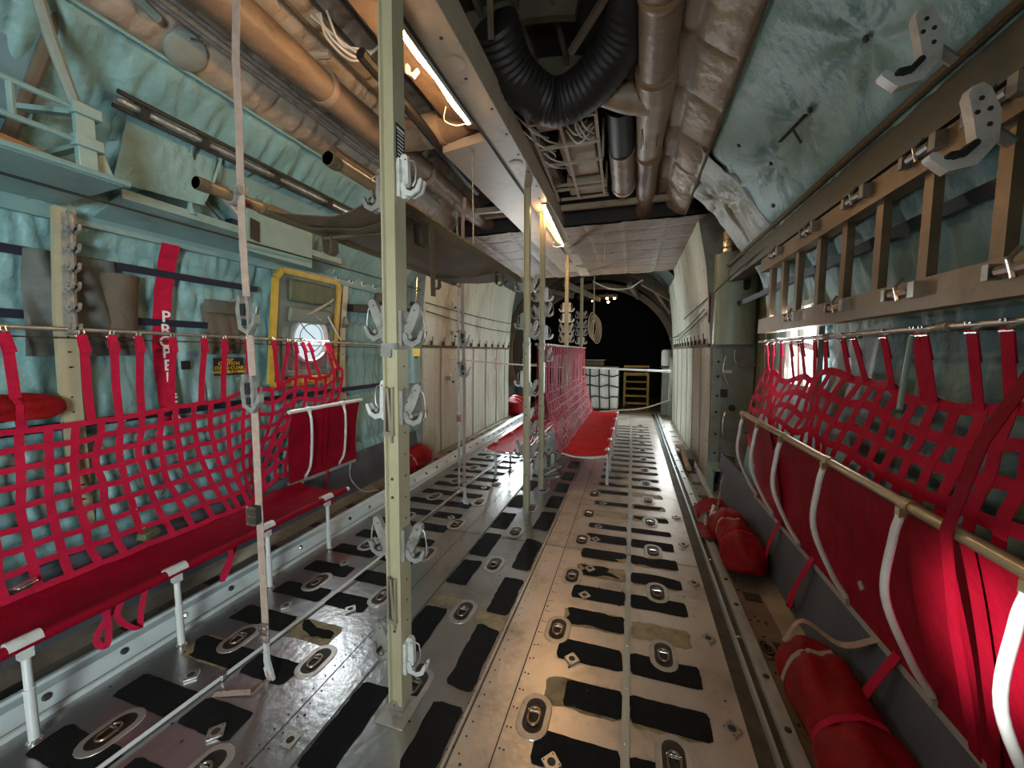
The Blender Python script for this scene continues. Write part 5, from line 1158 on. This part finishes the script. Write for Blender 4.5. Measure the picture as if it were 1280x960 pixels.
b = MB(); b.grid(lambda u, v: (1.40 + .3 * u, 3.36 + .25 * v + .04 * nz(u * 3, v * 3), .05 + .10 * math.sin(PI * u) + .03 * nz(u * 6, v * 5, 2)), 12, 10, .006); b.build('red_cover', REDBAG, t)
bag((1.58, 1.12, .105), (1.60, 1.90, .105), .125, 'dark red duffel bag strapped on the near right ledge below the folded bench', (.78, .4), False)
b = MB(); b.strap(bez([(1.49, 1.78, .20), (1.56, 1.80, .29), (1.66, 1.72, .27), (1.72, 1.60, .40)], 6), .028, (.2, 1, 0), .003); tag(b.build('beige_tie_strap', STRAP), 'beige strap tying the near red duffel bag to the right hinge rail', 'strap')
bag((-1.80, .55, 1.14), (-1.80, 1.14, 1.14), .075, 'dark red rolled cushion on the left wall beside the flat clamped stanchion', (.3, .7), False, name='rolled_cushion')
bag((-1.60, 3.55, .12), (-1.60, 4.25, .13), .15, 'dark red bag on the left ledge against the wheel well end', (.3, .7), False)
bag((-1.62, 7.9, .15), (-1.62, 8.6, .16), .24, 'bright red bag at the far end of the left ledge beyond the wheel well', (.3, .7), False)
for k, (x, y) in enumerate(((1.55, 1.18), (1.50, 1.98), (1.45, 2.75), (1.44, 3.6))):
    t = thing('ledge_ring', f'flush ring fitting on the right ledge, {ORD[k]} from the camera', 'tie-down ring', (x, y, .006), 'ring fittings on the right ledge')
    b = MB(); b.tube([(x + a * .9, y + c * 1.0, .010) for a, c in stadium(.022, .035)], .006, 6, True); b.build('rim', LEDGE, t); b = MB(); b.prism(stadium(.02, .03), (x, y, .006), (1, 0, 0), (0, 1, 0), .003); b.build('pan', PIT, t); b = MB(); b.tube([(x + a * .6, y + c * .7, .013) for a, c in stadium(.018, .03)], .004, 6, True); b.build('ring', RUST, t)
t = thing('ledge_debris', 'frayed brown tie fitting on the far right ledge beside the wheel well', 'fitting', (1.5, 5.2, .0))
b = MB(); b.tube(bez([(1.50, 5.9, .06), (1.53, 5.5, .12), (1.5, 5.0, .10), (1.51, 4.75, .06)], 6), .03, 8); b.build('webbing_roll', ROPE, t); b = MB(); b.box((1.55, 5.3, .05), (.12, .5, .09)); b.build('base', DARK, t)
# ================================================================ the far end
t = thing('cargo_crate', 'white-covered crate lashed with black straps at the far end', 'crate', (.17, 9.4, .05))
b = MB(); b.box((.17, 9.5, .56), (.78, .8, .98)); b.build('cover', CARGO, t, bevel=.05)
b = MB()
for x in (-.05, .16, .38): b.strap([(x + .03 * math.sin(z * 6), 9.085, .06 + .96 * z / 6) for z in range(7)], .035, (1, 0, 0), .006)
for z in (.36, .62, .86): b.strap([(-.23 + .8 * i / 6, 9.083, z + .03 * math.sin(i * 2 + z * 9)) for i in range(7)], .03, (0, 0, 1), .006)
b.build('lashing', BLACK, t); b = MB(); b.box((.17, 9.5, .03), (.9, .9, .06)); b.build('pallet', DARK, t)
t = thing('equipment_case', 'olive bundle of gear resting on the white-covered crate', 'gear', (0, 9.5, 1.05))
b = MB(); b.box((-.02, 9.4, 1.13), (.46, .4, .14)); b.build('bundle', OLIVE, t, bevel=.03)
b = MB(); b.box((.0, 9.4, 1.21), (.5, .45, .02)); b.build('lid', LEDGE, t)
t = thing('boarding_steps', 'yellow boarding steps standing right of the white-covered crate', 'steps', (.95, 10.4, 0))
for x in (.68, 1.24): b = MB(); b.bar((x, 10.1, .05), (x, 10.8, .85), .05, .06); b.bar((x, 10.1, .02), (x, 10.1, .86), .05, .05); b.build('side_frame', YEL, t)
for i in range(5): b = MB(); b.box((.96, 10.12 + .13 * i, .12 + .17 * i), (.56, .16, .04)); b.build('tread', YEL, t)
for z in (.86, 1.04): b = MB(); b.bar((.66, 10.08, z), (1.26, 10.08, z), .05, .05); b.build('guard_rail', YEL, t)
b = MB(); b.tube([(-.22, 8.7, 1.06), (.5, 8.7, 1.03), (1.62, 8.6, 1.0)], .022, 8); tag(b.build('barrier_pole', PAPER), 'white barrier pole across the hold in front of the yellow steps', 'barrier')
b = MB(); b.tube([(-1.6, 5.0, 1.30), (-.75, 5.0, 1.235), (0, 5.0, 1.20)], .012, 6); tag(b.build('barrier_pole', PAPER), 'thin white pole crossing from the left wheel well wall to the central net', 'barrier')
b = MB(); b.tube(bez([(.0, 8.2, .12), (.6, 8.3, .18), (1.1, 8.35, .24), (1.62, 8.3, .44)], 6), .014, 6); tag(b.build('barrier_rope', ROPE), 'slack tan rope near the floor in front of the white-covered crate', 'rope')
for k in range(6): 
    pass
t = thing('rope_coil', 'coil of tan rope hanging from the aft end of the farthest litter post', 'rope', (.22, 6.9, 1.6))
for k in range(4): b = MB(); b.tube([(.18 + .05 * k * .5 + .07 * math.cos(a), 6.85 + .02 * k, 1.86 + .22 * math.sin(a) - .03 * k) for a in [2 * PI * i / 18 for i in range(18)]], .012, 6, True); b.build('loop', ROPE, t)
b = MB(); b.cyl((.2, 6.85, 1.9), (.2, 6.85, 2.74), .012, 6); b.build('hanger', ROPE, t)
for k, (x, y, z) in enumerate(((.28, 9.0, 2.60), (.44, 9.0, 2.595), (.30, 9.1, 2.53), (-.05, 9.0, 2.55), (1.2, 9.2, 2.45))):
    t = thing('small_lamp', ('pair of bright orange lamp bulbs under the far ceiling, left one', 'pair of bright orange lamp bulbs under the far ceiling, right one', 'lamp bulb just under the left orange bulb at the far ceiling', 'tiny lamp bulb beside the farthest post at the far ceiling', 'tiny lamp bulb at the right of the far arch')[k], 'lamp', (x, y, z))
    b = MB(); b.sphere((x, y, z), .028 if k < 3 else .014, 6); b.build('bulb', BULB, t); b = MB(); b.cyl((x, y, z + .02), (x, y, z + .12), .02, 8); b.build('holder', SEAM, t)
b = MB(); b.box((.05, 9.35, 2.67), (.9, .5, .06)); tag(b.build('lamp_tray', DARK), 'dark tray the orange lamp bulbs hang from at the far end', 'tray')
t = thing('arch_beam', 'large curved grey arch framing the dark ramp opening', 'arch', (0, 8.9, 1.4))
def archp(a, r): return V((.05 + 1.62 * r * math.cos(a), 8.85, 1.25 + 1.55 * r * math.sin(a)))
b = MB()
A = [[archp(PI * i / 30, r) + V((0, d, 0)) for r, d in ((1, -.06), (1, .06), (1.075, .06), (1.075, -.06))] for i in range(31)]
R = [[b.v(p) for p in q] for q in A]
for i in range(30):
    for j in range(4): b._f([R[i][j], R[i][(j + 1) % 4], R[i + 1][(j + 1) % 4], R[i + 1][j]])
b.build('curved_flange', FRAMEM, t); b = MB(); b.bar((-1.6, 8.9, 0), (-1.6, 8.9, 1.3), .09, .12); b.build('upright', GREY, t); b = MB(); b.bar((1.68, 8.9, 0), (1.68, 8.9, 1.3), .09, .12); b.build('upright', GREY, t)
for k, (p, q) in enumerate((((.75, 8.0, 2.74), (.95, 8.7, 2.55)), ((-.45, 7.6, 2.74), (.12, 8.8, 2.55)), ((1.2, 8.2, 2.7), (1.6, 8.6, 2.2)), ((.2, 8.3, 2.76), (.7, 8.4, 2.7)), ((1.0, 7.9, 2.72), (1.55, 8.3, 2.45)), ((-1.0, 8.2, 2.72), (-.4, 8.5, 2.6)))):
    tag(MB().bar(p, q, .07, .09).build('roof_strut', FRAMEM), f'bare strut in the far roof beyond the wing box quilting, {ORD[k]} of six', 'strut')
ztube('roof_cable', 'drooping pale cable in the far roof beyond the wing box', 'cable', [(.1, 7.6, 2.74), (.4, 7.7, 2.62), (.75, 7.7, 2.6), (1.0, 7.7, 2.74)], .012, WIREW)
t = thing('water_container', 'white container strapped at the right side beyond the wheel well', 'container', (1.55, 9.1, 1.1))
b = MB(); b.lathe([(.07, 0), (.11, .02), (.115, .3), (.10, .36), (.05, .38)], (1.58, 9.15, 1.08), n=18); b.build('body', CARGO, t); b = MB(); b.box((1.58, 9.15, 1.07), (.26, .26, .02)); b.build('bracket', DARK, t)
tag(MB().box((1.66, 9.3, .53), (.3, .5, 1.06)).build('side_cabinet', GREY), 'grey cabinet under the white container at the far right', 'cabinet')
t = thing('ramp_rail', 'pale guard post left of the white-covered crate beyond the central net', 'post', (-.6, 9.3, 0))
b = MB(); b.cyl((-.62, 9.3, 0), (-.62, 9.3, 1.2), .03, 8); b.build('post', TEALP, t); b = MB(); b.bar((-1.6, 9.3, 1.1), (-.62, 9.3, 1.1), .03, .04); b.bar((-1.6, 9.3, .6), (-.62, 9.3, .6), .03, .04); b.build('cross_rail', TEALP, t)
n_ = 0
for o in list(COL.objects):
    if o.parent is None and o.name.startswith('trim') and o.get('kind') == 'structure': n_ += 1; o.name = f'trim_{n_}'
# ================================================================ light
def area(name, loc, target, sx, sy, power, col, spread=PI):
    d = bpy.data.lights.new(name, 'AREA'); d.shape = 'RECTANGLE'; d.size = sx; d.size_y = sy; d.energy = power; d.color = col; d.spread = spread
    o = bpy.data.objects.new(name, d); COL.objects.link(o); o.location = loc
    o.rotation_euler = (V(target) - V(loc)).to_track_quat('-Z', 'Y').to_euler(); return o
w = bpy.data.worlds.new('World'); SC.world = w; w.use_nodes = True
w.node_tree.nodes['Background'].inputs['Color'].default_value = (.75, .9, 1, 1); w.node_tree.nodes['Background'].inputs['Strength'].default_value = 0.0
LP = dict(door=6, cock=46, winL=7, winR=12, farL=100, farR=70, led=1)
area('crew_door_daylight', (-1.55, -1.3, 1.25), (1.0, 2.2, .9), .75, 1.5, LP['door'], (.86, .96, 1.0))
area('cockpit_daylight', (1.1, -1.95, 1.35), (-1.9, 1.9, 1.3), .8, 1.0, LP['cock'], (.80, .95, 1.0), math.radians(100))
area('left_window_daylight', WC + HN * .10, WC + HN * 1 + V((0, 0, -.5)), .28, .28, LP['winL'], (.85, .95, 1.0))
area('right_window_daylight', W2 + V((-.03, 0, 0)), W2 + V((-1, -.1, -.35)), .42, .45, LP['winR'], (.95, .98, 1.0))
area('aft_left_door_daylight', (-1.80, 8.15, 1.05), (1.2, 5.8, .6), .6, 1.3, LP['farL'], (.86, .96, 1.0), math.radians(130))
area('aft_right_door_daylight', (1.78, 8.65, 1.05), (-1.4, 5.8, .8), .6, 1.3, LP['farR'], (.86, .96, 1.0), math.radians(130))
sp = bpy.data.lights.new('sun_through_crew_door', 'SPOT'); sp.energy = 3000; sp.spot_size = math.radians(5.6); sp.spot_blend = 1.0; sp.shadow_soft_size = .06; sp.color = (1, .98, .95)
so = bpy.data.objects.new('sun_through_crew_door', sp); COL.objects.link(so); so.location = (-1.7, -1.6, 2.0); so.rotation_euler = (V((1.655, 1.10, .76)) - so.location).to_track_quat('-Z', 'Y').to_euler()
# ================================================================ view
SC.view_settings.view_transform = 'Standard'; SC.view_settings.look = 'None'; SC.view_settings.gamma = 1; SC.view_settings.use_curve_mapping = False
SC.view_settings.exposure = 0.0
SC.cycles.use_denoising = True
SC.cycles.max_bounces = 6; SC.cycles.diffuse_bounces = 4; SC.cycles.glossy_bounces = 3
SC.cycles.sample_clamp_indirect = 6.
